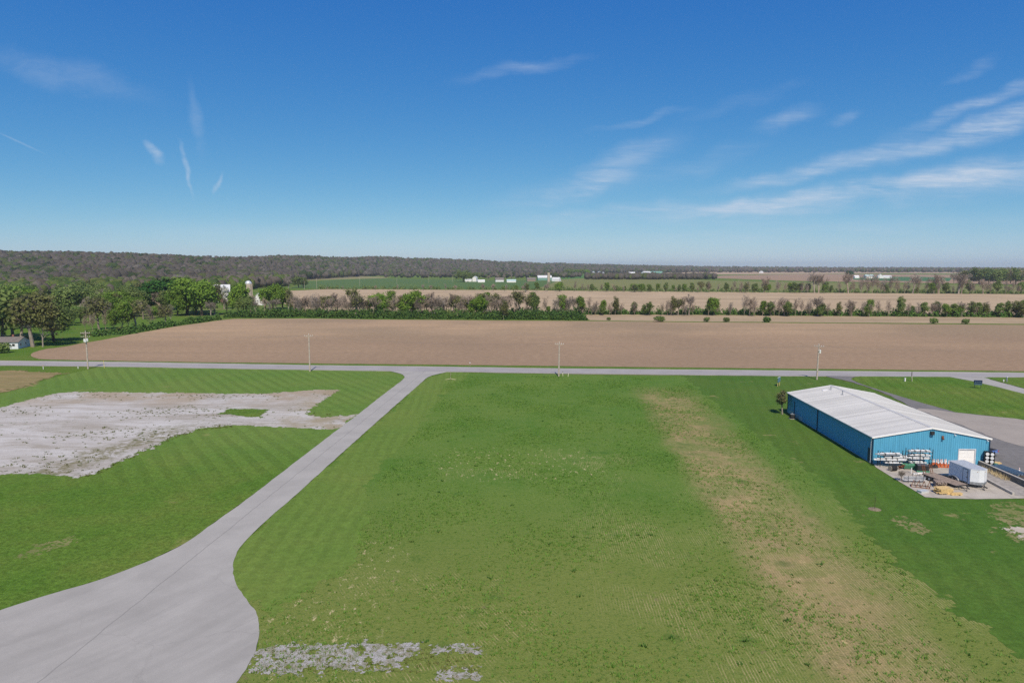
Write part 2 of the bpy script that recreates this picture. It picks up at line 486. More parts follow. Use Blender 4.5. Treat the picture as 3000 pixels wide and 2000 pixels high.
def mat_asphalt(name, c, lanes=None, seam=None, streak=0.0):
    """weathered surface; lanes: (point, direction, half width) wheel paths; seam: paving joint"""
    n = NB(name, .92, .15)
    a = n.rng(n.noise(.18, 5, .6), .3, .7)
    b = n.noise(14, 4, .7)
    k = n.rng(n.noise(1.1, 5, .65), .35, .65)
    cc = n.val(c, a, lo=.92, hi=1.07)
    cc = n.val(cc, n.rng(b, .3, .7), lo=.9, hi=1.1)
    cc = n.mix(n.mul(k, .12), cc, (.42, .40, .38))
    if lanes:
        (px, py), (dx, dy), hw = lanes
        l = math.hypot(dx, dy); nx, ny = -dy / l, dx / l
        X, Y, _ = n.xyz()
        d = n.add(n.math('MULTIPLY', n.math('SUBTRACT', X, px), nx), n.math('MULTIPLY', n.math('SUBTRACT', Y, py), ny))
        d = n.add(d, n.mul(n.math('SUBTRACT', n.noise(.12, 3), .5), .5))
        ad = n.math('ABSOLUTE', d)
        wheel = n.rng(n.math('ABSOLUTE', n.math('SUBTRACT', n.math('ABSOLUTE', n.math('SUBTRACT', ad, hw * .5)), .85)), .55, .1)
        cc = n.mix(n.mul(wheel, .22), cc, [x * .70 for x in c])
        edge = n.rng(ad, hw * .82, hw * 1.0)
        cc = n.mix(n.mul(edge, .35), cc, (.40, .37, .32))
    if seam:
        (px, py), (dx, dy) = seam
        l = math.hypot(dx, dy); nx, ny = -dy / l, dx / l
        X, Y, _ = n.xyz()
        d = n.add(n.math('MULTIPLY', n.math('SUBTRACT', X, px), nx), n.math('MULTIPLY', n.math('SUBTRACT', Y, py), ny))
        d = n.add(d, n.mul(n.math('SUBTRACT', n.noise(.3, 4), .5), .5))
        line = n.rng(n.math('ABSOLUTE', d), .09, .02)
        cc = n.mix(n.mul(line, .5), cc, (.14, .135, .13))
    if streak:
        X, Y, _ = n.xyz()
        cx, cy = survey(-260, 1500)
        rr = n.math('SQRT', n.add(n.math('POWER', n.math('SUBTRACT', X, cx), 2.0), n.math('POWER', n.math('SUBTRACT', Y, cy), 2.0)))
        sw = n.rng(n.noise(.5, 5, .6, vec=n.comb(n.math('MULTIPLY', rr, 1.0), n.math('MULTIPLY', Y, .06))), .40, .66)
        nearz = n.rng(Y, 72, 56)
        cc = n.mix(n.mul(sw, nearz, streak), cc, [x * .66 for x in c])
        m = n.mapping(rot=(0, 0, R(-38)), scale=(1, .05, 1))
        sw2 = n.rng(n.noise(.5, 5, .65, vec=m), .5, .7)
        cc = n.mix(n.mul(sw2, nearz, streak * .6), cc, (.30, .285, .27))
    vn = n.t.nodes.new('ShaderNodeTexVoronoi'); vn.feature = 'DISTANCE_TO_EDGE'; vn.inputs['Scale'].default_value = .13
    wv_ = n.t.nodes.new('ShaderNodeVectorMath'); wv_.operation = 'ADD'
    n.t.links.new(n.P, wv_.inputs[0]); n.t.links.new(n.noise(.5, 4, .7, color=True), wv_.inputs[1]); n.t.links.new(wv_.outputs[0], vn.inputs['Vector'])
    crack = n.mul(n.rng(vn.outputs['Distance'], .008, .002), n.rng(n.noise(.06, 3), .48, .58))
    cc = n.mix(n.mul(crack, .16), cc, (.14, .135, .13))
    stain = n.rng(n.noise(.35, 6, .7, vec=n.mapping(loc=(50, 20, 0))), .60, .72)
    cc = n.mix(n.mul(stain, .25), cc, [x * .7 for x in c])
    n.color(cc)
    n.bump(b, .25, .01)
    return n.m

def mat_gravel():
    n = NB('crushed stone', 1.0, .05)
    X, Y, _ = n.xyz()
    m = n.mapping(rot=(0, 0, R(8)), scale=(.25, 1, 1))
    a = n.rng(n.noise(.16, 7, .7, vec=m), .38, .62)
    b = n.rng(n.noise(.22, 6, .7, vec=m), .45, .62)
    f = n.noise(5, 5, .75)
    c = n.mix(a, (.425, .412, .392), (.315, .292, .252))
    c = n.mix(n.mul(b, .7), c, (.500, .495, .480))
    north = n.mul(n.rng(Y, 140, 155), n.rng(n.noise(.07, 5, .65), .36, .6))
    c = n.mix(n.mul(north, .75), c, (.30, .235, .155))
    east = n.mul(n.rng(X, -52, -40), n.rng(n.noise(.2, 6, .7), .38, .60))
    c = n.mix(n.mul(east, .75), c, (.27, .225, .135))
    # weeds pushing through
    wz = n.rng(n.noise(.05, 5, .6, vec=n.mapping(loc=(9, 4, 0))), .44, .60)
    weeds = n.mul(n.rng(n.noise(.75, 7, .75), .58, .64), wz)
    sx, sy = survey(250, 1350); ex, ey = survey(480, 1270)
    l = math.hypot(ex - sx, ey - sy)
    dd = n.add(n.math('MULTIPLY', n.math('SUBTRACT', X, sx), -(ey - sy) / l), n.math('MULTIPLY', n.math('SUBTRACT', Y, sy), (ex - sx) / l))
    band = n.mul(n.rng(n.math('ABSOLUTE', n.add(dd, n.mul(n.math('SUBTRACT', n.noise(.15, 4), .5), 10))), 5, 1.5), n.rng(n.noise(.6, 7, .75, vec=n.mapping(loc=(5, 5, 0))), .42, .56), n.rng(Y, 135, 118))
    c = n.mix(n.mul(band, .8), c, (.145, .135, .055))
    c = n.mix(n.mul(weeds, .8), c, (.085, .115, .035))
    c = n.val(c, n.rng(f, .3, .7), lo=.86, hi=1.14)
    n.color(c)
    n.bump(f, .5, .06)
    return n.m

def mat_gravel_patch():
    n = NB('grey road stone', 1.0, .05)
    f = n.voronoi(7); b = n.noise(9, 5, .75)
    c = n.mix(n.rng(b, .35, .65), (.26, .255, .25), (.46, .46, .455))
    c = n.mix(n.mul(n.rng(f, .2, .6), .3), c, (.22, .21, .19))
    g = n.rng(n.noise(.8, 7, .72), .46, .56)
    g2 = n.rng(n.noise(2.6, 6, .75), .54, .62)
    grass = n.mix(n.rng(n.noise(3, 4), .4, .6), (.105, .135, .035), (.20, .175, .085))
    c = n.mix(n.mul(n.math('MAXIMUM', n.mul(g, .55), g2), .9), c, grass)
    n.color(c); n.bump(f, .6, .06)
    return n.m

def mat_rough_ground():
    n = NB('country grass', .95, .05)
    base, c = grass_core(n, .012)
    d = n.rng(n.noise(.03, 5, .6), .45, .62)
    c2 = n.mix(n.mul(d, .55), base, (.15, .155, .06))
    n.color(c2); n.bump(n.noise(3, 5, .7), .5, .2)
    return n.m

def mat_concrete():
    n = NB('yard concrete', .9, .2)
    a = n.rng(n.noise(.35, 6, .65), .3, .7); b = n.noise(11, 5, .7)
    st = n.rng(n.noise(.9, 6, .7, vec=n.mapping(rot=(0, 0, R(20)), scale=(1, .35, 1))), .52, .68)
    c = n.mix(a, (.44, .405, .35), (.34, .31, .265))
    c = n.mix(n.mul(st, .5), c, (.20, .18, .155))
    n.color(n.val(c, n.rng(b, .3, .7), lo=.9, hi=1.1)); n.bump(b, .2, .01)
    return n.m

# ------------------------------------------------------------------ ground sheets
rnd = random.Random(7)
def densify(pts, step, jit, seed=0):
    r = random.Random(seed); out_ = []
    n = len(pts)
    for i in range(n):
        a, b = Vector(pts[i]), Vector(pts[(i + 1) % n])
        L = (b - a).length; k = max(1, min(400, int(L / step)))
        nrm = Vector((-(b - a).y, (b - a).x)).normalized() if L > 0 else Vector((0, 0))
        for j in range(k):
            p = a.lerp(b, j / k)
            out_.append(p + nrm * (r.uniform(-jit, jit)))
    return out_
def chaikin(pts, it=2, closed=True):
    for _ in range(it):
        q = []; n = len(pts)
        for i in range(n):
            a, b = Vector(pts[i]), Vector(pts[(i + 1) % n])
            q += [a.lerp(b, .25), a.lerp(b, .75)]
        pts = q
    return pts
def sheet(name, px, z, mat, jit=0.0, step=3.0, smooth=0, world=False, kind='structure', seed=1):
    pts = [Vector(p) if world else Vector(survey(*p)) for p in px]
    if smooth: pts = chaikin(pts, smooth)
    if jit: pts = densify(pts, step, jit, seed)
    tri = tessellate_polygon([[Vector((p.x, p.y, 0)) for p in pts]])
    me = bpy.data.meshes.new(name)
    me.from_pydata([(p.x, p.y, z) for p in pts], [], [tuple(t) for t in tri])
    bm = bmesh.new(); bm.from_mesh(me)
    bmesh.ops.recalc_face_normals(bm, faces=bm.faces)
    for f_ in bm.faces:
        if f_.normal.z < 0: f_.normal_flip()
    bm.to_mesh(me); bm.free()
    o = link_mesh(name, me, mat)
    tag(o, kind=kind)
    return o

from mathutils import noise as mnoise
def ragged(name, px, z, mat, cell, amp, freq, seed, hole=None):
    """sheet whose rim frays into its surroundings: small cells kept or dropped by a noise near the outline"""
    P_ = np.array([survey(*p) for p in px])
    lo, hi = P_.min(0) - amp * 1.5, P_.max(0) + amp * 1.5
    lo[0] = max(lo[0], -210.0)
    nx, ny = int((hi[0] - lo[0]) / cell) + 1, int((hi[1] - lo[1]) / cell) + 1
    cx = lo[0] + (np.arange(nx) + .5) * cell; cy = lo[1] + (np.arange(ny) + .5) * cell
    X_, Y_ = np.meshgrid(cx, cy); q = np.stack([X_.ravel(), Y_.ravel()], 1)
    d2 = np.full(len(q), 1e9); ins = np.zeros(len(q), bool)
    for a, b in zip(P_, np.roll(P_, -1, 0)):
        ab = b - a; t = np.clip(((q - a) @ ab) / (ab @ ab), 0, 1)
        d2 = np.minimum(d2, ((q - a - t[:, None] * ab) ** 2).sum(1))
        ins ^= ((a[1] > q[:, 1]) != (b[1] > q[:, 1])) & (q[:, 0] < (b[0] - a[0]) * (q[:, 1] - a[1]) / (b[1] - a[1] + 1e-12) + a[0])
    d = np.where(ins, 1, -1) * np.sqrt(d2)
    rim = np.abs(d) < amp * 1.6
    for i in np.nonzero(rim)[0]:
        v = Vector((q[i, 0] * freq, q[i, 1] * freq, seed))
        d[i] += amp * (mnoise.noise(v) + .7 * mnoise.noise(v * 2.7) + .5 * mnoise.noise(v * 7.1))
    if hole is not None:
        for i in np.nonzero(d > 0)[0]:
            if mnoise.noise(Vector((q[i, 0] * .9, q[i, 1] * 1.3, seed + 4))) + .8 * mnoise.noise(Vector((q[i, 0] * 3.1, q[i, 1] * 3.7, seed))) > hole: d[i] = -1
    keep_ = (d > 0).reshape(ny, nx)
    jj, ii_ = np.nonzero(keep_)
    vid = lambda j, i: j * (nx + 1) + i
    F_ = np.stack([vid(jj, ii_), vid(jj, ii_ + 1), vid(jj + 1, ii_ + 1), vid(jj + 1, ii_)], 1)
    gxx, gyy = np.meshgrid(lo[0] + np.arange(nx + 1) * cell, lo[1] + np.arange(ny + 1) * cell)
    rr_ = np.random.default_rng(int(seed * 10)); gxx = gxx + rr_.uniform(-.3, .3, gxx.shape) * cell; gyy = gyy + rr_.uniform(-.3, .3, gyy.shape) * cell
    V_ = np.stack([gxx.ravel(), gyy.ravel(), np.full(gxx.size, z)], 1)
    used, inv = np.unique(F_.ravel(), return_inverse=True)
    me = np_mesh(name, V_[used], faces_quad=inv.reshape(-1, 4))
    me.materials.append(mat)
    return tag(link_mesh(name, me), kind='structure')

# base ground, one sheet to the horizon
big = MB().add([(-12000, -1500, 0), (12000, -1500, 0), (12000, 14000, 0), (-12000, 14000, 0)], [(0, 1, 2, 3)])
tag(big.build('ground', mat_rough_ground()), kind='structure')

M_ROAD = mat_asphalt('county road surface', (.310, .300, .298), lanes=(survey(1500, 1085), (Vector(survey(2900, 1098)) - Vector(survey(100, 1065))), 4.6))
M_DRIVE = mat_asphalt('access road surface', (.330, .324, .303), seam=(survey(870, 1390), Vector(survey(870, 1390)) - Vector(survey(300, 1850))), streak=.3)
M_LOT = mat_asphalt('car park surface', (.15, .147, .143))
M_LOT2 = mat_asphalt('dusty car park surface', (.30, .272, .238))

far_edge = [(-600, 1050.5), (0, 1057), (300, 1060), (908, 1070.2), (1350, 1075.5), (1637, 1080), (2380, 1086.5), (3000, 1092.5), (3500, 1098)]
near_edge = [(-600, 1063.5), (0, 1070), (300, 1073), (908, 1083), (1350, 1089), (1637, 1093.8), (2380, 1101.5), (3000, 1105), (3500, 1110)]

# fields beyond the road
soil_top = [(88, 1040), (100, 1032), (115, 1026.5), (140, 1021), (159, 1019.5), (207, 1012.5), (240, 1005), (300, 996), (374, 981), (510, 957), (646, 938),
            (685, 934), (906, 933), (1110, 936), (1400, 938), (1708, 940.5), (2000, 943.6), (3000, 951.7), (3500, 955)]
soil_bot = [(3500, 1092), (3000, 1087), (2100, 1077.5), (1400, 1069.5), (600, 1061), (261, 1055.5), (153, 1053.5), (115, 1051.5), (97, 1047)]
sheet('ploughed_field', soil_top + soil_bot, .03, mat_soil(), jit=.25, step=4)
sheet('stubble_strip', [(1700, 920), (2000, 922), (3000, 930), (3500, 934), (3500, 953), (3000, 948.7), (2000, 941.5), (1760, 939), (1728, 938)], .03,
      mat_stubble('stubble strip', (.41, .32, .215), (.32, .25, .16), R(2)), jit=.4, step=5)
sheet('stubble_field', [(820, 853), (957, 847), (1178, 848), (1400, 849.6), (1504, 849.6), (1708, 852), (2100, 855), (3000, 861.6), (3500, 866), (3500, 922),
      (3000, 922), (1500, 916), (900, 912), (800, 880)], .03, mat_stubble('tan stubble', (.47, .37, .25), (.37, .285, .185), R(2)), jit=.6, step=12)
sheet('wheat_field', [(850, 845), (906, 825), (1000, 819), (1110, 815.6), (1297, 819), (1500, 821), (1640, 818), (1600, 838), (1560, 847), (1400, 847.5), (1178, 846), (957, 845)], .04,
      mat_crop('winter wheat', (.068, .128, .036), (.088, .146, .048), R(10)))
sheet('pasture', [(1640, 818), (1720, 815), (2000, 818), (2100, 822), (2400, 828), (3000, 838), (3500, 842), (3500, 862), (3000, 858), (2100, 852), (1708, 849.5), (1560, 847), (1600, 838)], .04,
      mat_crop('dry pasture', (.150, .170, .058), (.185, .190, .075), R(3)))
sheet('brown_field', [(2050, 813), (2120, 807), (2383, 802.5), (3000, 806), (3600, 808), (3600, 836), (3000, 833), (2500, 826), (2300, 822)], .05,
      mat_stubble('far brown field', (.33, .23, .165), (.28, .205, .145), R(2)))
sheet('emerald_field', [(2500, 813), (2570, 811), (2700, 811), (2790, 814), (2780, 824), (2600, 823), (2500, 819)], .08, mat_crop('far wheat', (.050, .140, .060), (.065, .150, .068)))
sheet('far_stubble_field', [(1950, 799), (2000, 794.5), (2380, 795), (3000, 798), (3600, 799), (3600, 803), (2600, 800.5), (2200, 803.5), (2000, 805)], .08, mat_stubble('far tan field', (.42, .32, .22), (.34, .26, .18)))
sheet('hill_meadow', [(840, 812), (900, 808), (1000, 808), (1150, 812), (1120, 815), (1000, 818), (900, 822), (850, 826)], .05, mat_crop('meadow', (.20, .20, .085), (.26, .235, .12)))
sheet('farm_paddock', [(1640, 818), (1600, 812), (1660, 806), (1760, 806), (1780, 812), (1720, 815)], .09, mat_crop('paddock', (.06, .155, .035), (.08, .17, .045)))
sheet('tan_clearing', [(255, 907), (262, 903), (320, 903.5), (330, 907)], .05, mat_stubble('clearing', (.36, .25, .17), (.32, .23, .16)))
sheet('back_lawn', [(0, 985), (150, 965), (250, 948), (360, 932), (560, 928), (600, 940), (510, 956), (374, 979.5), (289, 991.5), (240, 1004), (207, 1011), (140, 1019.5), (88, 1038), (80, 1046), (90, 1052), (0, 1056), (-400, 1050), (-400, 1000)], .02,
      lawn('garden lawn', R(80), 4.0, .4, .04))

# verges
sheet('far_verge', [(p[0], p[1]) for p in far_edge] + [(3500, 1094), (3000, 1087.5), (2100, 1078.2), (1400, 1070.2), (600, 1061.6), (261, 1056), (130, 1053), (60, 1051), (-600, 1044)], .025,
      lawn('roadside grass', R(3), 9.0, .15, .05))
# roads
rs = densify([Vector(survey(*p)) for p in far_edge + near_edge[::-1]], 4, .07, 3)
sheet('county_road', rs, .075, M_ROAD, world=True)
sheet('road_shoulder', [(p[0], p[1] - .8) for p in far_edge] + [(p[0], p[1] + 1.2) for p in near_edge[::-1]], .058, plain('gravel shoulder', (.36, .335, .28), .95, scale=1.5), jit=.2, step=3)
edgeL = [(1131, 1086), (1160, 1091), (1180, 1097), (1187, 1104.7), (1180, 1113), (1171, 1120), (1110, 1166), (1047, 1216), (989, 1259), (741, 1450), (690, 1488), (638, 1524), (555, 1585), (500, 1615), (434, 1645.5), (354, 1677), (274, 1706), (140, 1744), (0, 1787), (-160, 1850), (-340, 1960)]
edgeR = [(500, 2140), (620, 2070), (695, 2000), (733, 1942), (758, 1885), (760, 1834), (752.6, 1795), (727, 1763.5), (695, 1719), (682, 1687), (684, 1642), (701.6, 1604), (765, 1537), (868, 1450), (921.6, 1400), (1133, 1210), (1236, 1120), (1248, 1108), (1263, 1101), (1290, 1094), (1318, 1089)]
sheet('access_road', edgeL + [(-300, 2150), (100, 2260)] + edgeR, .082, M_DRIVE, smooth=2, jit=.05, step=1.2)
sheet('building_drive', [(2420, 1101), (2420, 1104), (2480, 1115), (2560, 1140), (2620, 1165), (2700, 1210), (2760, 1260), (2820, 1330), (2870, 1362), (2930, 1392), (3100, 1460), (3400, 1440), (3400, 1400), (3000, 1230), (2900, 1219), (2800, 1208), (2700, 1180), (2600, 1150), (2540, 1131), (2500, 1116), (2492, 1108), (2510, 1103.6)], .082, M_LOT, smooth=1, jit=.12, step=1.5)
sheet('dusty_lot', [(2660, 1192), (2800, 1209), (2900, 1220), (3000, 1230), (3300, 1262), (3400, 1380), (3000, 1312), (2930, 1288), (2860, 1262), (2780, 1232)], .090, M_LOT2, smooth=1, jit=.5, step=1.5)
sheet('side_drive', [(2780, 1104), (2830, 1104.6), (2892, 1105), (2900, 1112), (2960, 1128), (3000, 1139), (3300, 1200), (3300, 1218), (3000, 1154), (2930, 1136), (2850, 1117)], .083, M_DRIVE, jit=.06, step=2)

# near side of the road
MID = mat_mid_field()
sheet('rough_field', [(1262, 1103), (1368, 1093), (1640, 1097), (2060, 1102), (2190, 1197), (2490, 1406), (2760, 1655), (3160, 1936), (3400, 2100), (3000, 2600), (900, 2600), (560, 2140), (690, 2000), (755, 1890), (740, 1780), (690, 1700), (700, 1608), (870, 1452), (1140, 1210)], .040, MID, jit=.15, step=1.5)
VDIR = Vector(survey(868, 1450)) - Vector(survey(1236, 1120))
VANG = math.atan2(VDIR.x, -VDIR.y)
ragged('mown_verge', [(1318, 1088), (1290, 1093), (1263, 1100), (1236, 1118), (1133, 1208), (921, 1398), (868, 1448), (765, 1535), (701, 1603), (682, 1642), (680, 1687), (693, 1719), (727, 1765), (745, 1800), (800, 1820), (900, 1720), (1046, 1640), (1046, 1470), (1200, 1279), (1266, 1202), (1368, 1093)], .048,
      lawn('mown verge', VANG, 1.9, .5, .06, tint=(.5, (.145, .212, .048))), .3, 2.2, .12, 6.6)
STR_ANG = -math.atan2(14.5, 21)     # mower passes run north-west to south-east
sheet('west_lawn', [(304, 1073.5), (900, 1083.5), (1131, 1087), (1175, 1096), (1187, 1104.7), (1171, 1120), (1047, 1216), (989, 1259), (741, 1450), (638, 1524), (555, 1585), (434, 1645.5), (274, 1706), (0, 1787), (-300, 1900), (-500, 1700), (-500, 1250), (0, 1155), (83, 1133), (138, 1111), (221, 1091)], .045,
      lawn('west lawn', STR_ANG, 2.9, .75, .05, bare=.25, y_fade=(76, 104), tint=(.5, (.135, .215, .050), (85, 125))), jit=.1, step=1.5)
ragged('fallow_corner', [(-500, 1100), (0, 1086), (102, 1089), (178, 1089.5), (204, 1093), (150, 1104), (83, 1128), (0, 1150), (-500, 1240)], .047,
      mat_stubble('fallow corner', (.30, .22, .12), (.20, .18, .08), R(20)), .5, 2.6, .25, 4.4)
lot_px = [(0, 1195), (55, 1178), (171, 1152), (221, 1148), (332, 1149.5), (470, 1150.6), (663, 1153), (774, 1154), (840, 1148), (928, 1142), (989, 1145), (962, 1163), (912, 1196), (898, 1210), (940, 1222), (1042, 1215),
          (989, 1259), (940, 1257), (800, 1250), (680, 1246), (580, 1257), (514, 1278), (442, 1310), (354, 1351), (287, 1384), (232, 1397), (182, 1391), (0, 1388), (-500, 1400), (-500, 1200)]
ragged('gravel_lot', lot_px, .060, mat_gravel(), .32, 1.1, .35, 3.1)
ragged('grass_island', [(641, 1213), (671, 1198), (785, 1200), (765, 1224)], .075, lawn('island grass', 0, 8, .1, .1), .16, .7, .5, 5.2)
ragged('east_lawn', [(1996, 1099), (2240, 1101), (2400, 1103.5), (2430, 1106), (2480, 1118), (2560, 1142), (2640, 1174), (2560, 1220), (2640, 1365), (3000, 1462), (3400, 1500), (3400, 2100), (3200, 2100), (3000, 1936), (2637, 1655), (2400, 1406), (2118, 1197)], .046,
      lawn('east lawn', R(14), 2.8, .45, .045, bare=.5, tint=(.5, (.048, .112, .020))), .45, 1.2, .25, 8.8)
sheet('sign_lawn', [(2500, 1107), (2520, 1103), (2780, 1104.5), (2850, 1117), (2930, 1136), (3000, 1154), (3300, 1218), (3300, 1262), (3000, 1230), (2900, 1219), (2800, 1208), (2700, 1180), (2600, 1150), (2540, 1131), (2503, 1116)], .086,
      lawn('sign lawn', R(18), 2.8, .7, .06, bare=.3), jit=.12, step=1.5)
sheet('corner_lawn', [(2882, 1106), (3000, 1106), (3300, 1109), (3300, 1199), (3000, 1138), (2960, 1127), (2905, 1112)], .086, lawn('corner lawn', R(18), 3.4, .7, .06), jit=.1, step=2)
sheet('concrete_yard', [(2556, 1356), (2566, 1370), (2640, 1415), (2710, 1457), (2760, 1460.5), (2860, 1463), (3000, 1461), (3200, 1458), (3200, 1440), (3000, 1432), (2960, 1408), (2900, 1372), (2880, 1356)], .094, mat_concrete(), jit=.04, step=1.5)
WORN = mat_stubble('worn turf', (.215, .200, .095), (.150, .172, .060), R(10))
ragged('worn_patch', [(2900, 1482), (2960, 1474), (3060, 1474), (3120, 1590), (2990, 1580), (2950, 1556), (2920, 1520)], .052, WORN, .14, 2.2, .5, 1.9, .12)
ragged('worn_patch', [(2935, 1545), (3060, 1540), (3080, 1578), (2990, 1576)], .056, mat_stubble('spilt sand', (.46, .42, .36), (.36, .32, .25), R(10)), .12, 1.0, .7, 3.9, .3)
ragged('worn_patch', [(2615, 1518), (2650, 1516), (2720, 1552), (2700, 1566), (2640, 1545)], .052, WORN, .12, 1.2, .7, 5.9, .1)
ragged('worn_patch', [(50, 1628), (110, 1596), (215, 1580), (225, 1590), (120, 1618), (60, 1640)], .052, WORN, .12, 1.2, .7, 6.9, .0)
GP = mat_gravel_patch()
ragged('stone_patch', [(755, 1905), (775, 1892), (850, 1888), (900, 1893), (1000, 1890), (1120, 1888), (1225, 1889), (1222, 1912), (1200, 1940), (1180, 1960), (1020, 1968), (900, 1972), (735, 1970), (740, 1930)], .066, GP, .07, .9, .9, 7.7, .42)
ragged('stone_patch', [(1260, 1890), (1300, 1892), (1405, 1893), (1406, 1915), (1340, 1916), (1270, 1912)], .066, GP, .07, .6, 1.1, 2.3, .35)
ragged('stone_patch', [(1265, 1973), (1320, 1962), (1406, 1962), (1406, 1988), (1340, 1992), (1280, 1988)], .066, GP, .07, .6, 1.1, 9.1, .35)
# ------------------------------------------------------------------ vegetation materials
def leaf_mat(name, c1, c2, c3, trans=.35):
    """leaves: hue shifts from leaf to leaf, from clump to clump and from tree to tree"""
    n = NB(name, .75, .15)
    geo = n.t.nodes.new('ShaderNodeNewGeometry'); oi = n.t.nodes.new('ShaderNodeObjectInfo')
    clump = n.rng(n.noise(.35, 3, .6), .35, .65)
    c = n.mix(clump, c1, c2)
    c = n.mix(n.rng(geo.outputs['Random Per Island'], .35, 1.0), c, c3)
    c = n.val(c, oi.outputs['Random'], lo=.80, hi=1.22)
    n.color(c)
    tr = n.t.nodes.new('ShaderNodeBsdfTranslucent'); n.t.links.new(c, tr.inputs[0])
    mx = n.t.nodes.new('ShaderNodeMixShader'); mx.inputs[0].default_value = trans
    n.t.links.new(n.b.outputs[0], mx.inputs[1]); n.t.links.new(tr.outputs[0], mx.inputs[2]); n.t.links.new(mx.outputs[0], n.out.inputs[0])
    return n.m
def bark_mat(name, c1, c2):
    n = NB(name, .95, .05)
    oi = n.t.nodes.new('ShaderNodeObjectInfo')
    c = n.mix(n.rng(n.noise(1.3, 4, .6), .35, .65), c1, c2)
    n.color(n.val(c, oi.outputs['Random'], lo=.78, hi=1.22))
    return n.m
LEAF = {
    'bright': leaf_mat('spring leaves', (.150, .270, .034), (.210, .325, .050), (.100, .190, .026)),
    'dark': leaf_mat('deep green leaves', (.034, .120, .018), (.055, .150, .022), (.020, .075, .014), .25),
    'mid': leaf_mat('mid green leaves', (.155, .230, .062), (.205, .260, .082), (.110, .168, .048)),
    'olive': leaf_mat('budding leaves', (.170, .195, .062), (.205, .215, .080), (.130, .145, .055)),
    'shrub': leaf_mat('honeysuckle leaves', (.075, .165, .030), (.120, .205, .045), (.045, .110, .022), .25),
    'white': leaf_mat('blossom', (.62, .62, .58), (.70, .70, .66), (.50, .52, .44), .3),
}
BARK = {
    'grey': bark_mat('grey bark', (.240, .205, .172), (.320, .280, .240)),
    'brown': bark_mat('brown bark', (.250, .200, .162), (.325, .268, .222)),
    'dark': bark_mat('dark bark', (.060, .048, .038), (.095, .078, .062)),
    'pale': bark_mat('pale twigs', (.300, .265, .225), (.380, .335, .285)),
}

def quads(cent, size, rng, out_dir=None, bias=1.0):
    """diamond leaf-clump faces at the given centres, turned towards the outside of their clump"""
    k = len(cent)
    nn = rng.normal(size=(k, 3)); nn /= np.linalg.norm(nn, axis=1)[:, None]
    if out_dir is not None:
        o_ = out_dir / np.maximum(np.linalg.norm(out_dir, axis=1)[:, None], 1e-6)
        nn = nn + o_ * bias; nn /= np.maximum(np.linalg.norm(nn, axis=1)[:, None], 1e-6)
    d1 = rng.normal(size=(k, 3)); d1 -= (d1 * nn).sum(1)[:, None] * nn; d1 /= np.linalg.norm(d1, axis=1)[:, None]
    d2 = np.cross(nn, d1)
    s = (size * rng.uniform(.6, 1.25, k))[:, None]
    v = np.stack([cent - d1 * s, cent - d2 * s * .62, cent + d1 * s, cent + d2 * s * .62], 1).reshape(-1, 3)
    f = np.arange(4 * k).reshape(k, 4)
    return v, f

class Tree:
    """skeleton grown recursively; tubes go to limbs (thick) or twigs (thin)"""
    def __init__(s, seed): s.r = random.Random(seed); s.limb = MB(); s.twig = MB(); s.tips = []
    def grow(s, p, d, L, r, lev, spec):
        R_ = s.r; seg = spec['seg'][lev]; q = Vector(p); dd = Vector(d).normalized(); rr = max(r, spec['min'][lev])
        tgt = s.limb if lev <= spec['limb'] else s.twig
        n = (7, 5, 4, 3, 3, 3)[lev]
        pts = [Vector(q)]
        for i in range(seg):
            nd = (dd + Vector((R_.gauss(0, 1), R_.gauss(0, 1), R_.gauss(0, .6))) * spec['wob'][lev] + Vector((0, 0, spec['up'][lev]))).normalized()
            q2 = q + nd * (L / seg); r2 = max(rr * (1 - (1 - spec['taper'][lev]) / seg), spec['min'][lev] * .8)
            tgt.tube(q, q2, rr, r2, n, caps=False)
            q, dd, rr = q2, nd, r2; pts.append(Vector(q))
        if lev == spec['max']:
            s.tips.append(tuple(q)); return
        kids = spec['kids'][lev]
        for k in range(kids):
            t = spec['from'][lev] + (1 - spec['from'][lev]) * (k + R_.random()) / kids
            i = min(int(t * seg), seg - 1); p0 = pts[i].lerp(pts[i + 1], t * seg - i)
            az = 2.4 * k + R_.uniform(-.6, .6); sp = spec['spread'][lev] * R_.uniform(.7, 1.25)
            a = dd.orthogonal().normalized(); b = dd.cross(a)
            cd = dd * math.cos(sp) + (a * math.cos(az) + b * math.sin(az)) * math.sin(sp)
            s.grow(p0, cd, L * spec['len'][lev] * R_.uniform(.7, 1.2) * (1.15 - .4 * t), max(rr, r * .55) * spec['thin'][lev], lev + 1, spec)

SPEC_BARE = dict(min=(.1, .07, .05, .032, .020), max=4, limb=1, seg=(4, 3, 2, 2, 1), wob=(.06, .12, .16, .2, .2), up=(.02, .24, .18, .10, .05), taper=(.55, .4, .35, .4, .5),
                 kids=(6, 6, 6, 5), len=(.72, .60, .58, .60), spread=(.62, .62, .65, .7), thin=(.52, .46, .48, .62), **{'from': (.42, .25, .2, .15)})
SPEC_THIN = dict(min=(.08, .05, .036, .028, .020), max=4, limb=1, seg=(6, 3, 2, 2, 1), wob=(.05, .12, .16, .2, .2), up=(.02, .22, .14, .08, .05), taper=(.25, .4, .35, .4, .5),
                 kids=(13, 5, 5, 4), len=(.40, .60, .58, .62), spread=(.60, .62, .65, .7), thin=(.42, .5, .5, .66), **{'from': (.16, .2, .2, .15)})
SPEC_LEAF = dict(min=(.1, .06, .04, .03), max=3, limb=2, seg=(4, 3, 2, 1), wob=(.05, .14, .2, .2), up=(.02, .10, .05, .02), taper=(.6, .45, .4, .4),
                 kids=(8, 7, 6), len=(.80, .62, .55), spread=(.78, .80, .85), thin=(.5, .45, .45), **{'from': (.30, .15, .15)})

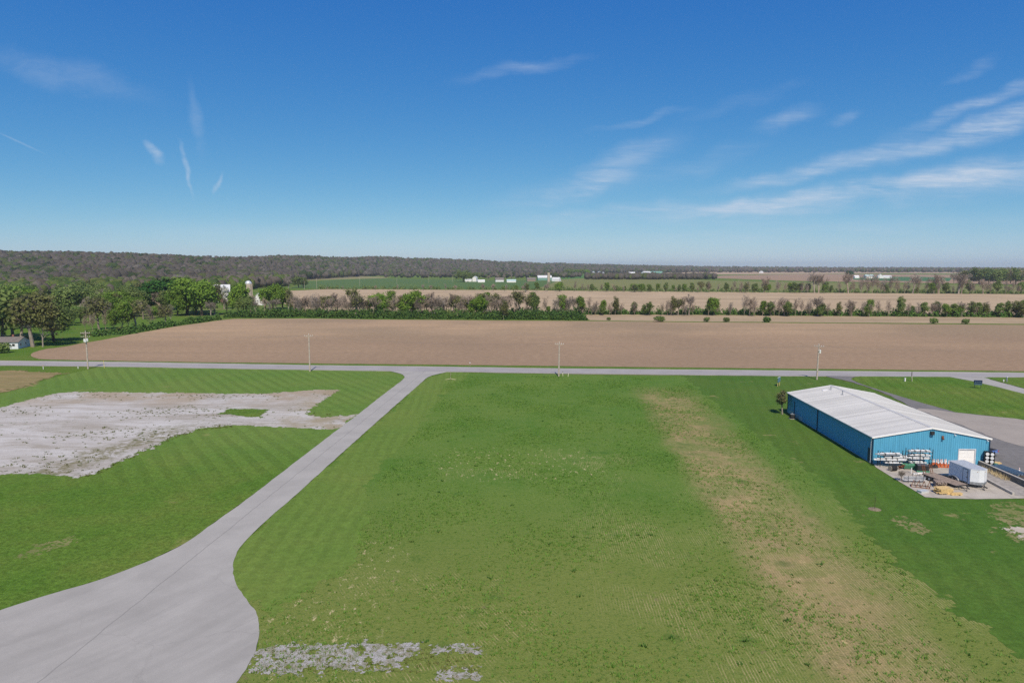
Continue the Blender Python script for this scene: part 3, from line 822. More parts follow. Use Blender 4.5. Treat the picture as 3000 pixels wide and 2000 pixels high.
PROTO = {}
def proto(key, spec, h, trunk, r, bark, leaf=None, per=0, size=.5, rad=.8, seed=1, twig_r=1.0, frac=1.0):
    """one tree of nominal height h: trunk mesh and crown mesh, normalised to exact height 1 per metre"""
    t = Tree(seed); t.grow((0, 0, -.15), (0, 0, 1), trunk, r, 0, spec)
    rng = np.random.default_rng(seed)
    top = max([v[2] for v in t.limb.v] + [v[2] for v in t.twig.v])
    cv, cf = np.zeros((0, 3)), np.zeros((0, 4), int)
    if leaf:
        tips = np.array(t.tips)
        tips = tips[rng.random(len(tips)) < frac]
        c = np.repeat(tips, per, 0)
        off = rng.normal(size=c.shape) * rad * np.array([.6, .6, .5])
        mid = np.array(t.tips).mean(0) - np.array([0, 0, 1.5])
        cv, cf = quads(c + off, size, rng, off / rad + .5 * (c - mid) / np.linalg.norm(c - mid, axis=1)[:, None] + np.array([0, 0, .3]), 1.3)
    k = h / top
    trunk_me = t.limb.mesh(key + '_trunk')
    trunk_me.transform(Matrix.Scale(k, 4)); trunk_me.materials.append(BARK[bark])
    mats = []
    nt_ = len(t.twig.v)
    me = bpy.data.meshes.new(key + '_crown')
    vs = t.twig.v + [tuple(x) for x in cv]
    fs = list(t.twig.f) + [tuple(int(i) + nt_ for i in f) for f in cf]
    me.from_pydata(vs, [], fs)
    me.materials.append(BARK[bark])
    if leaf:
        me.materials.append(LEAF[leaf])
        idx = np.zeros(len(fs), np.int32); idx[len(t.twig.f):] = 1
        me.polygons.foreach_set('material_index', idx)
    me.update(); me.transform(Matrix.Scale(k, 4))
    PROTO.setdefault(key.rsplit('_', 1)[0], []).append((trunk_me, me, h))

for i in range(3):
    proto(f'bare_{i}', SPEC_BARE, 12, 4.2, .24, ('brown', 'grey', 'brown')[i], seed=11 + i)
    proto(f'slim_{i}', SPEC_THIN, 12, 10.0, .13, ('brown', 'grey', 'brown')[i], seed=41 + i)
    proto(f'budding_{i}', SPEC_BARE, 13, 4.2, .24, ('grey', 'brown', 'grey')[i], 'olive', 2, .26, .5, seed=21 + i, frac=.55)
    proto(f'greening_{i}', SPEC_THIN, 12, 9.0, .15, ('grey', 'dark', 'brown')[i], ('olive', 'mid', 'bright')[i], 4, .30, .6, seed=31 + i, frac=.6)
for i in range(2):
    proto(f'pale_{i}', SPEC_BARE, 15, 4.6, .26, 'pale', seed=51 + i)
    proto(f'leafy_{i}', SPEC_LEAF, 14, 5.0, .30, 'dark', 'mid', 14, .30, .95, seed=61 + i, frac=.8)
    proto(f'bright_{i}', SPEC_LEAF, 16, 5.0, .32, 'dark', 'bright', 19, .32, .95, seed=71 + i)
for i in range(3):
    proto(f'lush_{i}', SPEC_THIN, 11, 8.0, .16, 'dark', ('mid', 'mid', 'bright')[i], 4, .36, .7, seed=101 + i, frac=.8)
proto('dark_0', SPEC_LEAF, 16, 4.2, .38, 'dark', 'dark', 30, .34, .95, seed=82)
proto('blossom_0', SPEC_BARE, 12, 3.6, .22, 'grey', 'white', 3, .28, .5, seed=91, frac=.5)

def shrub_proto(key, h, wd, leaf, n, seed, size=.42):
    rng = np.random.default_rng(seed); r = random.Random(seed)
    st = MB()
    for k in range(7):
        a = r.uniform(0, 6.28)
        st.tube((0.1 * math.cos(a), .1 * math.sin(a), -.1), (wd * .3 * math.cos(a), wd * .3 * math.sin(a), h * .7), .05, .02, 4, caps=False)
    lob = [(r.uniform(-.3, .3) * wd, r.uniform(-.3, .3) * wd, r.uniform(.35, .72) * h, r.uniform(.2, .34) * wd) for _ in range(9)]
    c = []
    for i in range(n):
        x, y, z, q = lob[i % 9]
        v = rng.normal(size=3); v /= np.linalg.norm(v); v *= q * rng.uniform(.55, 1.05) ** .6
        p = np.array([x, y, z]) + v * np.array([1, 1, .9])
        p[2] = max(.1, p[2]); c.append(p)
    ctr = np.array([0, 0, h * .3])
    v, f = quads(np.array(c), size, rng, np.array(c) - ctr, 1.2)
    me = np_mesh(key + '_crown', v, faces_quad=f); me.materials.append(LEAF[leaf])
    sm = st.mesh(key + '_stems'); sm.materials.append(BARK['dark'])
    PROTO.setdefault(key.rsplit('_', 1)[0], []).append((sm, me, h))
shrub_proto('bush_0', 3.2, 4.2, 'shrub', 520, 5); shrub_proto('bush_1', 3.2, 4.6, 'mid', 520, 6)

TREE_NAME = dict(bush='bush', dark='maple_tree', pale='pale_tree', lush='hedgerow_tree', slim='slender_tree', bare='bare_tree',
                 leafy='leafy_tree', bright='leafy_tree', blossom='blossom_tree', budding='budding_tree', greening='greening_tree')
TREES = []   # (root, row, kind) so that labels can say which one
def tree(kind, x, y, h, row, z=0.0, name=None, k=None, rz=None, wide=1.0, label=None, group=None, category='tree'):
    ps = PROTO[kind]; i = rnd.randrange(len(ps)) if k is None else k
    tm, cmh, h0 = ps[i]
    s = h / h0
    root = empty(name or TREE_NAME[kind], (x, y, z), rnd.uniform(0, 6.28) if rz is None else rz)
    root.scale = (s * wide, s * wide, s)
    link_mesh('stem' if kind == 'bush' else 'trunk', tm, None, root); link_mesh('foliage' if kind == 'bush' else 'crown', cmh, None, root)
    root['category'] = category
    if label: root['label'] = label
    if group: root['group'] = group
    if not label: TREES.append((root, row, kind, x / y))
    return root
def tree_px(kind, u, vb, vt, row, **kw):
    # tree whose foot is at (u, vb) on the ground and whose top reaches vt
    x, y = survey(u, vb)
    if 'hedgerow' in row and kind == 'leafy': kind = 'lush'
    # height that brings the top to row vt at that distance
    e = ray(u, vt); h = CAM_H + e[2] / e[1] * y
    return tree(kind, x, y, max(1.0, h), row, **kw)

# ---- trees by the house at the west end of the road
for u, vb, vt, kd in [(8, 992, 850, 'budding'), (38, 985, 868, 'budding'), (62, 1000, 872, 'budding'), (97, 1016, 858, 'budding'), (126, 1016, 853, 'greening'), (158, 1000, 890, 'leafy'),
                      (-40, 1000, 845, 'leafy'), (-90, 1010, 850, 'leafy'), (20, 966, 880, 'greening'), (80, 960, 868, 'greening'), (145, 968, 905, 'bright'), (-30, 955, 850, 'greening'), (48, 945, 862, 'budding'), (110, 942, 860, 'budding')]:
    tree_px(kd, u, vb, vt, 'the grove behind the white house', wide=1.15)
# ---- scattered trees on the garden lawn
for u, vb, vt, kd in [(290, 966, 868, 'budding'), (250, 968, 918, 'slim'), (272, 972, 915, 'slim'), (310, 970, 905, 'slim'), (335, 972, 905, 'greening'), (357, 970, 880, 'greening'), (378, 966, 890, 'greening'), (402, 964, 878, 'budding'),
                      (438, 960, 892, 'slim'), (487, 953, 892, 'budding'), (345, 930, 872, 'bright'), (395, 928, 872, 'bright'), (448, 932, 900, 'bright'), (205, 948, 903, 'leafy'), (238, 946, 900, 'leafy'), (190, 955, 905, 'leafy'),
                      (420, 935, 876, 'budding'), (465, 930, 893, 'budding'), (320, 940, 880, 'slim'), (265, 938, 868, 'bare'), (500, 945, 890, 'slim')]:
    tree_px(kd, u, vb, vt, 'the garden lawn', wide=1.1)
# ---- tall clump by the barn
for u, vb, vt, kd, wd in [(473, 908, 821, 'dark', 1.5), (548, 922, 819, 'bright', 1.15), (592, 925, 827, 'bright', .95), (575, 915, 832, 'bright', 1.1), (520, 925, 850, 'bright', .9), (628, 922, 828, 'budding', .8), (657, 905, 838, 'blossom', .8),
                          (698, 918, 832, 'bright', .62), (714, 916, 852, 'leafy', .6), (735, 915, 862, 'bare', 1.1), (722, 920, 870, 'leafy', .9), (778, 905, 846, 'bright', .7), (800, 905, 838, 'bright', 1.0), (828, 905, 838, 'bright', .9), (845, 908, 846, 'budding', .9),
                          (775, 912, 868, 'bare', 1.2), (808, 915, 872, 'bare', 1.2), (750, 920, 880, 'bare', 1.1), (665, 918, 868, 'bare', 1.1), (618, 928, 880, 'bare', 1.1), (790, 920, 880, 'slim', 1.1)]:
    tree_px(kd, u, vb, vt, 'the clump by the white barn', wide=wd)
# ---- valley trees between the lawn and the wooded hill
vr = random.Random(77)
for i in range(84):
    u = vr.uniform(-120, 500); vb = vr.uniform(850, 925)
    if 185 < u < 235 and 880 < vb < 912: continue
    hgt = vr.uniform(11, 17); x, y = survey(u, vb)
    tree(vr.choice(['budding', 'leafy', 'bare', 'bright', 'budding', 'leafy', 'greening', 'bare']), x, y, hgt, 'the valley below the hill', wide=1.2)
# ---- near hedgerow: thick west part, open east part
u = 858
while u < 1490:
    kd = vr.choices(['slim', 'bare', 'budding', 'greening'], [5, 5, 1.5, 1.2])[0]
    tree_px(kd, u, vr.uniform(910, 926), vr.choice([vr.uniform(866, 884), vr.uniform(856, 874)]), 'the near hedgerow', wide=1.25)
    u += vr.uniform(3.2, 7)
for u, vb, vt, kd in [(1035, 917, 846, 'budding'), (1105, 920, 862, 'bright'), (1145, 917, 850, 'greening'), (1205, 925, 856, 'bright'), (1258, 918, 852, 'bare'), (1330, 917, 856, 'bare'), (1395, 926, 872, 'bright'), (1425, 917, 858, 'leafy'), (1475, 937, 878, 'greening')]:
    tree_px(kd, u, vb, vt, 'the near hedgerow', wide=1.0)
for u, vt, kd in [(1512, 880, 'slim'), (1524, 850, 'budding'), (1545, 868, 'slim'), (1556, 858, 'budding'), (1566, 856, 'leafy'), (1596, 866, 'slim'), (1628, 870, 'bare'), (1645, 868, 'slim'), (1650, 862, 'greening'), (1668, 868, 'bare'), (1680, 866, 'bare'),
                  (1706, 866, 'greening'), (1724, 868, 'slim'), (1745, 880, 'slim'), (1764, 878, 'greening'), (1785, 884, 'slim'), (1802, 868, 'greening'), (1820, 884, 'slim'), (1858, 884, 'slim'), (1885, 890, 'greening'), (1940, 884, 'slim'), (1955, 878, 'slim'),
                  (1972, 868, 'greening'), (1986, 874, 'budding'), (2000, 866, 'slim'), (2018, 860, 'bare'), (2075, 870, 'greening'), (2092, 872, 'greening'), (2138, 888, 'slim'), (2180, 862, 'slim'), (2196, 864, 'bare'), (2210, 868, 'slim'), (2234, 880, 'greening'),
                  (2268, 878, 'slim'), (2282, 874, 'slim'), (2298, 868, 'bare'), (2306, 884, 'leafy'), (2330, 870, 'slim'), (2348, 872, 'slim'), (2372, 872, 'slim'), (2396, 866, 'bare'), (2425, 884, 'slim'), (2458, 884, 'greening'), (2495, 876, 'bare'), (2528, 880, 'slim'),
                  (2546, 876, 'greening'), (2572, 874, 'slim'), (2602, 876, 'slim'), (2640, 867, 'greening'), (2660, 884, 'slim'), (2690, 882, 'slim'), (2708, 886, 'leafy'), (2732, 880, 'bare'), (2752, 886, 'slim'), (2790, 890, 'leafy'), (2818, 882, 'bare'), (2850, 880, 'slim'),
                  (2868, 886, 'leafy'), (2890, 882, 'slim'), (2925, 888, 'leafy'), (2950, 880, 'greening'), (2975, 880, 'budding'), (2998, 880, 'leafy'), (3040, 880, 'bare')]:
    tree_px(kd, u, 921 + (u - 1500) * .0055, vt, 'the near hedgerow')
# ---- far hedgerow
for u, vt, kd in [(960, 838, 'bare'), (1005, 836, 'slim'), (1100, 834, 'bare'), (1165, 832, 'slim'), (1240, 832, 'bare'), (1262, 834, 'bare'), (1305, 830, 'slim'), (1335, 834, 'bare'), (1415, 830, 'bare'), (1445, 830, 'bare'), (1478, 838, 'leafy'), (1530, 836, 'bare'),
                  (1576, 826, 'greening'), (1600, 832, 'bare'), (1640, 828, 'bright'), (1686, 822, 'slim'), (1706, 830, 'slim'), (1722, 832, 'slim'), (1735, 832, 'leafy'), (1762, 830, 'slim'), (1778, 828, 'leafy'), (1805, 836, 'leafy'), (1830, 838, 'leafy'), (1858, 832, 'bright'),
                  (1880, 832, 'bright'), (1905, 838, 'leafy'), (1925, 830, 'greening'), (1950, 828, 'leafy'), (1972, 834, 'greening'), (1990, 834, 'leafy'), (2005, 832, 'leafy'), (2028, 828, 'leafy'), (2054, 824, 'budding'), (2078, 826, 'slim'), (2105, 830, 'slim'),
                  (2128, 828, 'leafy'), (2150, 822, 'slim'), (2172, 820, 'slim'), (2192, 822, 'slim'), (2213, 830, 'leafy'), (2238, 806, 'bare'), (2252, 832, 'leafy'), (2276, 820, 'slim'), (2300, 826, 'slim'), (2328, 828, 'leafy'), (2342, 830, 'leafy'), (2365, 834, 'slim'),
                  (2386, 796, 'bare'), (2398, 802, 'bare'), (2420, 828, 'leafy'), (2434, 836, 'leafy'), (2458, 820, 'slim'), (2485, 796, 'bare'), (2500, 820, 'slim'), (2522, 804, 'slim'), (2540, 800, 'slim'), (2556, 798, 'slim'), (2570, 806, 'slim'), (2590, 812, 'slim'),
                  (2610, 806, 'slim'), (2628, 812, 'slim'), (2650, 820, 'slim'), (2674, 800, 'bare'), (2690, 812, 'slim'), (2716, 816, 'slim'), (2736, 806, 'slim'), (2750, 800, 'bare'), (2772, 828, 'leafy'), (2808, 796, 'bare'), (2816, 804, 'bare'), (2840, 822, 'leafy'),
                  (2880, 814, 'bare'), (2900, 826, 'slim'), (2920, 820, 'leafy'), (2945, 824, 'slim'), (2970, 822, 'slim'), (2992, 826, 'leafy')]:
    tree_px(kd, u, 850 + (u - 1000) * .006, vt, 'the far hedgerow', wide=1.1)
for i in range(58):     # thin saplings filling the near hedgerow's open part
    u = vr.uniform(1500, 3040)
    tree_px(vr.choice(['slim', 'slim', 'greening']), u, 921 + (u - 1500) * .0055 + vr.uniform(-2, 2), vr.uniform(880, 898), 'the near hedgerow', wide=1.3)
for i in range(56):
    u = vr.uniform(1480, 3040)
    tree_px(vr.choice(['slim', 'slim', 'slim', 'greening']), u, 850 + (u - 1000) * .006 + vr.uniform(-1, 1), vr.uniform(822, 840), 'the far hedgerow', wide=1.3)
# ---- farmstead trees
for u, vb, vt, kd in [(1358, 826, 794, 'leafy'), (1375, 824, 797, 'leafy'), (1392, 816, 798, 'leafy'), (1430, 824, 806, 'bare'), (1458, 822, 802, 'bare'), (1476, 822, 804, 'bare'), (1498, 822, 806, 'bare'), (1510, 818, 806, 'bare'), (1668, 808, 789, 'leafy'), (1690, 806, 790, 'bright'), (1705, 806, 789, 'leafy'), (1722, 806, 790, 'bright'), (875, 843, 812, 'leafy'), (890, 842, 815, 'leafy'), (845, 845, 818, 'bare'),
                      (2488, 812, 794, 'dark'), (2795, 832, 795, 'bare'), (2820, 830, 792, 'budding'), (2868, 832, 786, 'leafy'), (2895, 832, 792, 'bare'), (2925, 834, 788, 'leafy'), (2950, 834, 784, 'bare'), (2975, 834, 786, 'leafy'), (3005, 836, 784, 'bare'), (2840, 832, 800, 'bare'), (2910, 830, 798, 'budding'), (2990, 832, 796, 'bare'), (2960, 830, 799, 'leafy')]:
    tree_px(kd, u, vb, vt, 'the distant farmland', wide=1.25)
# ---- tree at the corner of the blue building, bare shrub in the yard, saplings
tx, ty = survey(2292, 1214)
tree('budding', tx, ty, 5.0, '', name='young_tree', k=0, wide=1.0, label='small round budding tree at the far corner of the blue building')
# free-standing bushes along the field edge
for lab, u, vb, hgt, kd in [('low scrubby bush at the end of the thick hedge by the ploughed field', 1783, 938, 1.6, 1), ('widest rounded bush on the edge of the ploughed field', 1932, 942.5, 3.0, 1),
                            ('leftmost of the two round bushes standing close together on the field edge', 2070, 942.5, 2.4, 1), ('rightmost of the two round bushes standing close together on the field edge', 2129, 942.8, 2.4, 1),
                            ('dark round bush right of the close pair on the field edge', 2245, 943.5, 3.0, 0), ('grey-green bush beyond the transformer pole, left of the last bush', 2736, 948, 2.9, 1), ('rightmost small round bush on the field edge', 2828, 949, 2.6, 1)]:
    x, y = survey(u, vb)
    tree('bush', x, y, hgt, '', k=kd, wide=1.5 if 'widest' in lab else 1.05, label=lab, group='bushes along the ploughed field', category='bush')
x, y = survey(8, 1034)
tree('bush', x, y, 3.6, '', k=1, label='round clipped bush in front of the white house by the road', category='bush')

# ---- hedge undergrowth, one tangled mass each
def hedge(name, line, depth, h, n_lumps, leaf, seed, size=.55, per=70, label=''):
    rng = np.random.default_rng(seed)
    P = [np.array(survey(*p)) for p in line]
    seg = [np.linalg.norm(P[i + 1] - P[i]) for i in range(len(P) - 1)]; tot = sum(seg)
    cs = []; od = []
    for k in range(n_lumps):
        t = rng.random() * tot; i = 0
        while i < len(seg) - 1 and t > seg[i]: t -= seg[i]; i += 1
        p = P[i] + (P[i + 1] - P[i]) * (t / seg[i]); nrm = np.array([-(P[i + 1] - P[i])[1], (P[i + 1] - P[i])[0]]) / seg[i]
        if nrm[1] < 0: nrm = -nrm
        p = p + nrm * rng.uniform(0, depth)
        hh = h * rng.uniform(.3, 1.0) * (1.0 + .45 * rng.random() ** 3); w_ = hh * rng.uniform(.45, .8)
        v = rng.normal(size=(per, 3)); v /= np.linalg.norm(v, axis=1)[:, None]
        v[:, 2] = np.abs(v[:, 2]) * 1.1 - .1
        v *= (rng.uniform(.5, 1.05, per) ** .5)[:, None]
        od.append(v + np.array([0, 0, .25]))
        cs.append(np.stack([p[0] + v[:, 0] * w_, p[1] + v[:, 1] * w_, np.maximum(.15, v[:, 2] * hh)], 1))
    v, f = quads(np.concatenate(cs), size, rng, np.concatenate(od), 1.3)
    me = np_mesh(name, v, faces_quad=f); me.materials.append(LEAF[leaf])
    return tag(link_mesh(name, me), label, 'hedge', kind='stuff')
hedge('hedge', [(282, 986), (374, 979), (510, 955), (646, 936)], 3.5, 3.4, 170, 'shrub', 1, label='dark green hedge along the slanting west edge of the ploughed field')
hedge('hedge', [(655, 931), (906, 930.5), (1110, 934), (1400, 936), (1715, 938)], 13, 5.6, 420, 'shrub', 2, per=80, label='thick dark green undergrowth of the near hedgerow, west part')
hedge('hedge', [(860, 920), (1110, 921), (1490, 922)], 10, 3.2, 200, 'mid', 3, per=60, label='mixed green scrub under the bare trees of the near hedgerow')
hedge('hedge', [(1470, 921), (2000, 921.5), (2500, 926), (3060, 931)], 7, 4.6, 420, 'shrub', 4, per=80, label='long dark green undergrowth of the near hedgerow, east part')
hedge('hedge', [(930, 847), (1178, 848), (1400, 849), (1708, 851.5), (2100, 854.5), (3060, 861.5)], 14, 5.0, 560, 'mid', 5, size=.8, per=46, label='green undergrowth along the far hedgerow beyond the tan field')
hedge('hedge', [(270, 985), (450, 958)], 8, 1.6, 60, 'mid', 6, per=40, label='low scrub on the lawn side of the slanting hedge')

# ------------------------------------------------------------------ wooded hill
AZ = np.array([-900, -300, 0, 300, 600, 900, 1110, 1300, 1436, 1572, 1708, 1946, 2100, 2400, 3000, 3600.])
SKYV = np.array([734, 736, 738, 743, 753, 752.5, 755.5, 759, 764.6, 770.7, 774, 778.5, 780.5, 782, 784, 785])
FOOT = np.array([760, 800, 820, 850, 900, 1500, 2150, 2300, 2500, 2700, 2900, 3200, 3600, 3800, 3900, 3900.])
CREST = np.array([1700, 1750, 1800, 1850, 2000, 2500, 2900, 3100, 3500, 3900, 4300, 5200, 5600, 6000, 6000, 6000.])
TREE_H = 16.0
def hill_z(x, y):
    u_ = 1500 + 2000 * x / np.maximum(y, 1) * CP
    f0 = np.interp(u_, AZ, FOOT); f1 = np.interp(u_, AZ, CREST)
    e = (780 - np.interp(u_, AZ, SKYV)) / 2000
    hz = np.maximum(CAM_H + e * f1 - TREE_H - 1, .5)
    t = np.clip((y - f0) / (f1 - f0), 0, 1)
    roll = 1 + .07 * np.sin(x * .011 + 1.3) * np.sin(y * .007) + .03 * np.sin(x * .031)
    return hz * (t * t * (3 - 2 * t)) * roll - .5 * (t <= 0)
gx = np.linspace(-6500, 6500, 200); gy = np.linspace(700, 9000, 150)
XX, YY = np.meshgrid(gx, gy)
ZZ = hill_z(XX, YY)
V = np.stack([XX.ravel(), YY.ravel(), ZZ.ravel()], 1)
ii = np.arange(len(gy) - 1)[:, None] * len(gx) + np.arange(len(gx) - 1)[None, :]
F = np.stack([ii, ii + 1, ii + 1 + len(gx), ii + len(gx)], -1).reshape(-1, 4)
keep = (V[F][:, :, 2].max(1) > -.4)
hm = np_mesh('hill', V, faces_quad=F[keep])
nlit = NB('leaf litter', 1.0, .02)
nlit.color(nlit.mix(nlit.rng(nlit.noise(.02, 4), .4, .6), (.13, .105, .075), (.10, .105, .05)))
tag(link_mesh('hill', hm, nlit.m), kind='structure')

def ball():
    bm = bmesh.new(); bmesh.ops.create_icosphere(bm, subdivisions=2, radius=1.0)
    bm.verts.ensure_lookup_table()
    v = np.array([tuple(q.co) for q in bm.verts]); f_ = np.array([[q.index for q in p.verts] for p in bm.faces]); bm.free()
    return v, f_
BALL = ball()
def wood(name, n, region, seed, label, hmin=11, hmax=19, per=26, palette=None, z_fn=None, gap=None):
    """far-off wood: many loose crowns, each in the colour of its own kind of tree"""
    rng = np.random.default_rng(seed)
    u_, y = region(rng, n)
    x = (u_ - 1500) / 2000 / CP * y
    z = z_fn(x, y) if z_fn else np.zeros(len(x))
    h = rng.uniform(hmin, hmax, len(x)); r_ = h * rng.uniform(.34, .54, len(x))
    k = len(x)
    # each crown: a lumpy jittered ball with ragged twigs standing out of it
    bv, bf = BALL
    nb = len(bv)
    rad_ = 1 + rng.normal(0, .20, (k, nb)); rad_ = np.clip(rad_, .5, 1.5)
    vv = bv[None] * rad_[..., None] * np.stack([r_, r_, h * .46], 1)[:, None, :]
    vv = vv + np.stack([x, y, z + h * .52], 1)[:, None, :]
    V_ = vv.reshape(-1, 3); F_ = (bf[None] + (np.arange(k) * nb)[:, None, None]).reshape(-1, 3)
    per_v = nb
    pal = np.array(palette); drift = .5 + .5 * np.sin(x * .004 + 2.0 * np.sin(y * .003)) 
    ki = np.minimum((rng.random(k) ** (1.0 + .6 * drift) * len(pal)).astype(int), len(pal) - 1)
    cc = pal[ki] * rng.uniform(.86, 1.14, (k, 1))
    colr = np.concatenate([np.repeat(cc, per_v, 0), np.ones((k * per_v, 1))], 1)
    me = np_mesh(name, V_, faces_tri=F_)
    me.polygons.foreach_set('use_smooth', np.ones(len(F_), bool))
    at = me.color_attributes.new('kind_of_tree', 'FLOAT_COLOR', 'POINT'); at.data.foreach_set('color', colr.astype(np.float32).ravel())
    me.materials.append(WOODMAT)
    return tag(link_mesh(name, me), label, 'wood', kind='stuff')
wn_ = NB('mixed spring wood', .95, .03)
va = wn_.t.nodes.new('ShaderNodeVertexColor'); va.layer_name = 'kind_of_tree'
tw = wn_.noise(.9, 3, .7)
wn_.color(wn_.val(va.outputs[0], wn_.rng(tw, .3, .7), lo=.80, hi=1.20))
wn_.bump(tw, .9, 1.2)
WOODMAT = wn_.m
PAL = [(.084, .074, .063), (.090, .080, .068), (.078, .072, .062), (.094, .086, .072), (.072, .080, .042), (.084, .078, .066), (.068, .086, .034), (.046, .072, .023), (.032, .050, .020), (.115, .105, .092)]
def on_hill(rng, n):
    u_ = rng.uniform(-350, 2000, n); f0 = np.interp(u_, AZ, FOOT); f1 = np.interp(u_, AZ, CREST)
    return u_, f0 + (f1 * 1.04 - f0) * rng.random(n) ** .8
wood('hill_wood', 15000, on_hill, 3, 'leafless spring wood covering the long hill on the horizon', palette=PAL, z_fn=hill_z, hmin=9, hmax=21, per=30)
def far_belt(rng, n): return rng.uniform(1600, 3150, n), rng.uniform(3300, 5800, n) ** 1.0
wood('horizon_wood', 3800, far_belt, 4, 'thin dark line of woods along the flat right horizon', palette=PAL, hmin=12, hmax=22, per=14, z_fn=lambda x, y: np.maximum(hill_z(x, y), 0))
def copse(rng, n): 
    u_ = rng.uniform(1715, 2088, n); return u_, rng.uniform(1560, 1850, n)
wood('copse', 520, copse, 5, 'dark leafless copse beyond the pasture, below the grain bins', palette=PAL[:4] + [(.07, .09, .03)], hmin=10, hmax=14, per=30)
def east_wood(rng, n): return rng.uniform(2830, 3200, n), rng.uniform(1350, 2000, n)
wood('east_wood', 260, east_wood, 6, 'leafless wood at the right edge beyond the far hedgerow', palette=PAL, hmin=13, hmax=21, per=34)
def foothill(rng, n): 
    u_ = rng.uniform(-300, 850, n); return u_, np.interp(u_, AZ, FOOT) * rng.uniform(.74, 1.06, n)
wood('foothill_wood', 1500, foothill, 8, 'mixed green and bare trees at the foot of the wooded hill', palette=[(.080, .115, .030), (.105, .130, .038), (.105, .090, .075), (.05, .085, .022), (.12, .105, .088)], hmin=10, hmax=17, per=40)
def mid_wood(rng, n): return rng.uniform(1130, 1700, n), rng.uniform(1750, 2500, n)
wood('farm_wood', 330, mid_wood, 9, 'scattered leafless trees behind the distant farmsteads', palette=PAL, hmin=9, hmax=15, per=30)

# labels: each tree by its look, its row and its place in the row
ORD = lambda n: f"{n}{'th' if 10 <= n % 100 <= 20 else {1: 'st', 2: 'nd', 3: 'rd'}.get(n % 10, 'th')}"
LOOK = dict(dark='round dark green tree', lush='ragged green tree', blossom='white blossoming tree', bright='bright green tree', leafy='leafy green tree',
            pale='pale bare tree', bare='bare spreading tree', slim='slender bare tree', budding='budding tree', greening='slim greening tree')
byrow = {}
for t in TREES: byrow.setdefault((t[1], t[2]), []).append(t)
for (row, kind), ts in byrow.items():
    ts.sort(key=lambda t: t[3])
    for i, t in enumerate(ts):
        t[0]['group'] = 'trees of ' + row
        prep = 'on' if 'lawn' in row else 'in'
        t[0]['label'] = f"{LOOK[kind]}, " + (f"{ORD(i + 1)} such from the left" if len(ts) > 1 else 'the only such') + f" {prep} {row}"
# ------------------------------------------------------------------ object materials
def ribbed_paint(name, c, rough=.45):
    n = NB(name, rough, .4)
    st = n.rng(n.noise(.8, 5, .65, vec=n.mapping(scale=(3, 3, .35))), .35, .7)
    oi = n.t.nodes.new('ShaderNodeObjectInfo')
    n.color(n.val(n.val(c, st, lo=.93, hi=1.07), oi.outputs['Random'], lo=.975, hi=1.025))
    return n.m
BLUE = ribbed_paint('blue wall paint', (.092, .352, .535))
BLUE_D = plain('dark blue trim', (.010, .040, .085), .4)
ROOFM = None
def mat_roof():
    n = NB('white roof sheet', .75, .15)
    a = n.rng(n.noise(.25, 5, .6), .3, .7); b = n.rng(n.noise(1.6, 6, .7), .4, .75)
    c = n.mix(a, (.455, .465, .47), (.42, .43, .435)); c = n.mix(n.mul(b, .15), c, (.36, .355, .345))
    oi = n.t.nodes.new('ShaderNodeObjectInfo'); c = n.val(c, oi.outputs['Random'], lo=.88, hi=1.10)
    n.color(c); return n.m
ROOFM = mat_roof()
WHITE = plain('white paint', (.78, .78, .77), .45, var=.06)
WHITE2 = plain('white plastic', (.70, .71, .72), .4, var=.12)
WRAP = plain('white pipe wrap', (.62, .64, .66), .35, var=.25, scale=4)
GREY = plain('galvanised steel', (.36, .38, .40), .45, .6, var=.2)
DGREY = plain('dark steel', (.045, .047, .05), .5, .3, var=.2)
BLACK = plain('black rubber', (.018, .018, .02), .8, var=.2)
RUST = plain('rusty steel', (.17, .068, .035), .9, var=.35, scale=6)
GREEN = plain('green painted steel', (.07, .23, .14), .55, var=.25, scale=5)
ORANGE = plain('orange plastic', (.52, .13, .045), .6, var=.25)
PINE = plain('fresh pine', (.58, .42, .19), .75, var=.22, scale=4)
OLDWOOD = plain('weathered wood', (.26, .205, .165), .9, var=.3, scale=4)
POLEWOOD = plain('weathered pole wood', (.42, .37, .315), .9, var=.2, scale=2)
CONC = plain('old concrete', (.40, .375, .335), .9, var=.18, scale=2)
CONCD = plain('shade-toned concrete', (.17, .155, .13), .95, var=.25, scale=2)  # ramp wall concrete, darkened: the shade on its west face is in the colour
GLASS = plain('dark window glass', (.02, .025, .03), .1, var=.05, spec=.6)
SIDING = plain('white siding', (.62, .66, .70), .6, var=.06)
SHINGLE = plain('grey shingles', (.16, .145, .135), .95, var=.25, scale=2)
REDROOF = plain('red-brown roof', (.26, .11, .085), .8, var=.25)
GREENROOF = plain('green metal roof', (.15, .30, .25), .6, var=.15)
TEALROOF = plain('pale teal metal roof', (.40, .54, .55), .5, var=.1)
GALVROOF = plain('pale metal roof', (.56, .58, .60), .45, var=.12)
CREAM = plain('cream stave concrete', (.45, .38, .31), .9, var=.15)
TRSIDE = plain('white trailer skin', (.66, .69, .73), .35, var=.04)
CARBLUE = plain('blue car paint', (.10, .19, .48), .25, var=.1, spec=.6)
TANM = plain('tan drum', (.40, .33, .24), .6, var=.15)

# ------------------------------------------------------------------ the blue building
BO = Vector((54.95, 101.6, 0)); BANG = -math.atan(.05)
BW, BL, BH, BR = 17.1, 36.6, 4.2, 5.75
bld = empty('metal_building', BO, BANG)
tag(bld, 'long blue metal-sided building with a low white gable roof', 'building')
def gable(x): return BH + (BR - BH) * (1 - abs(x - BW / 2) / (BW / 2))
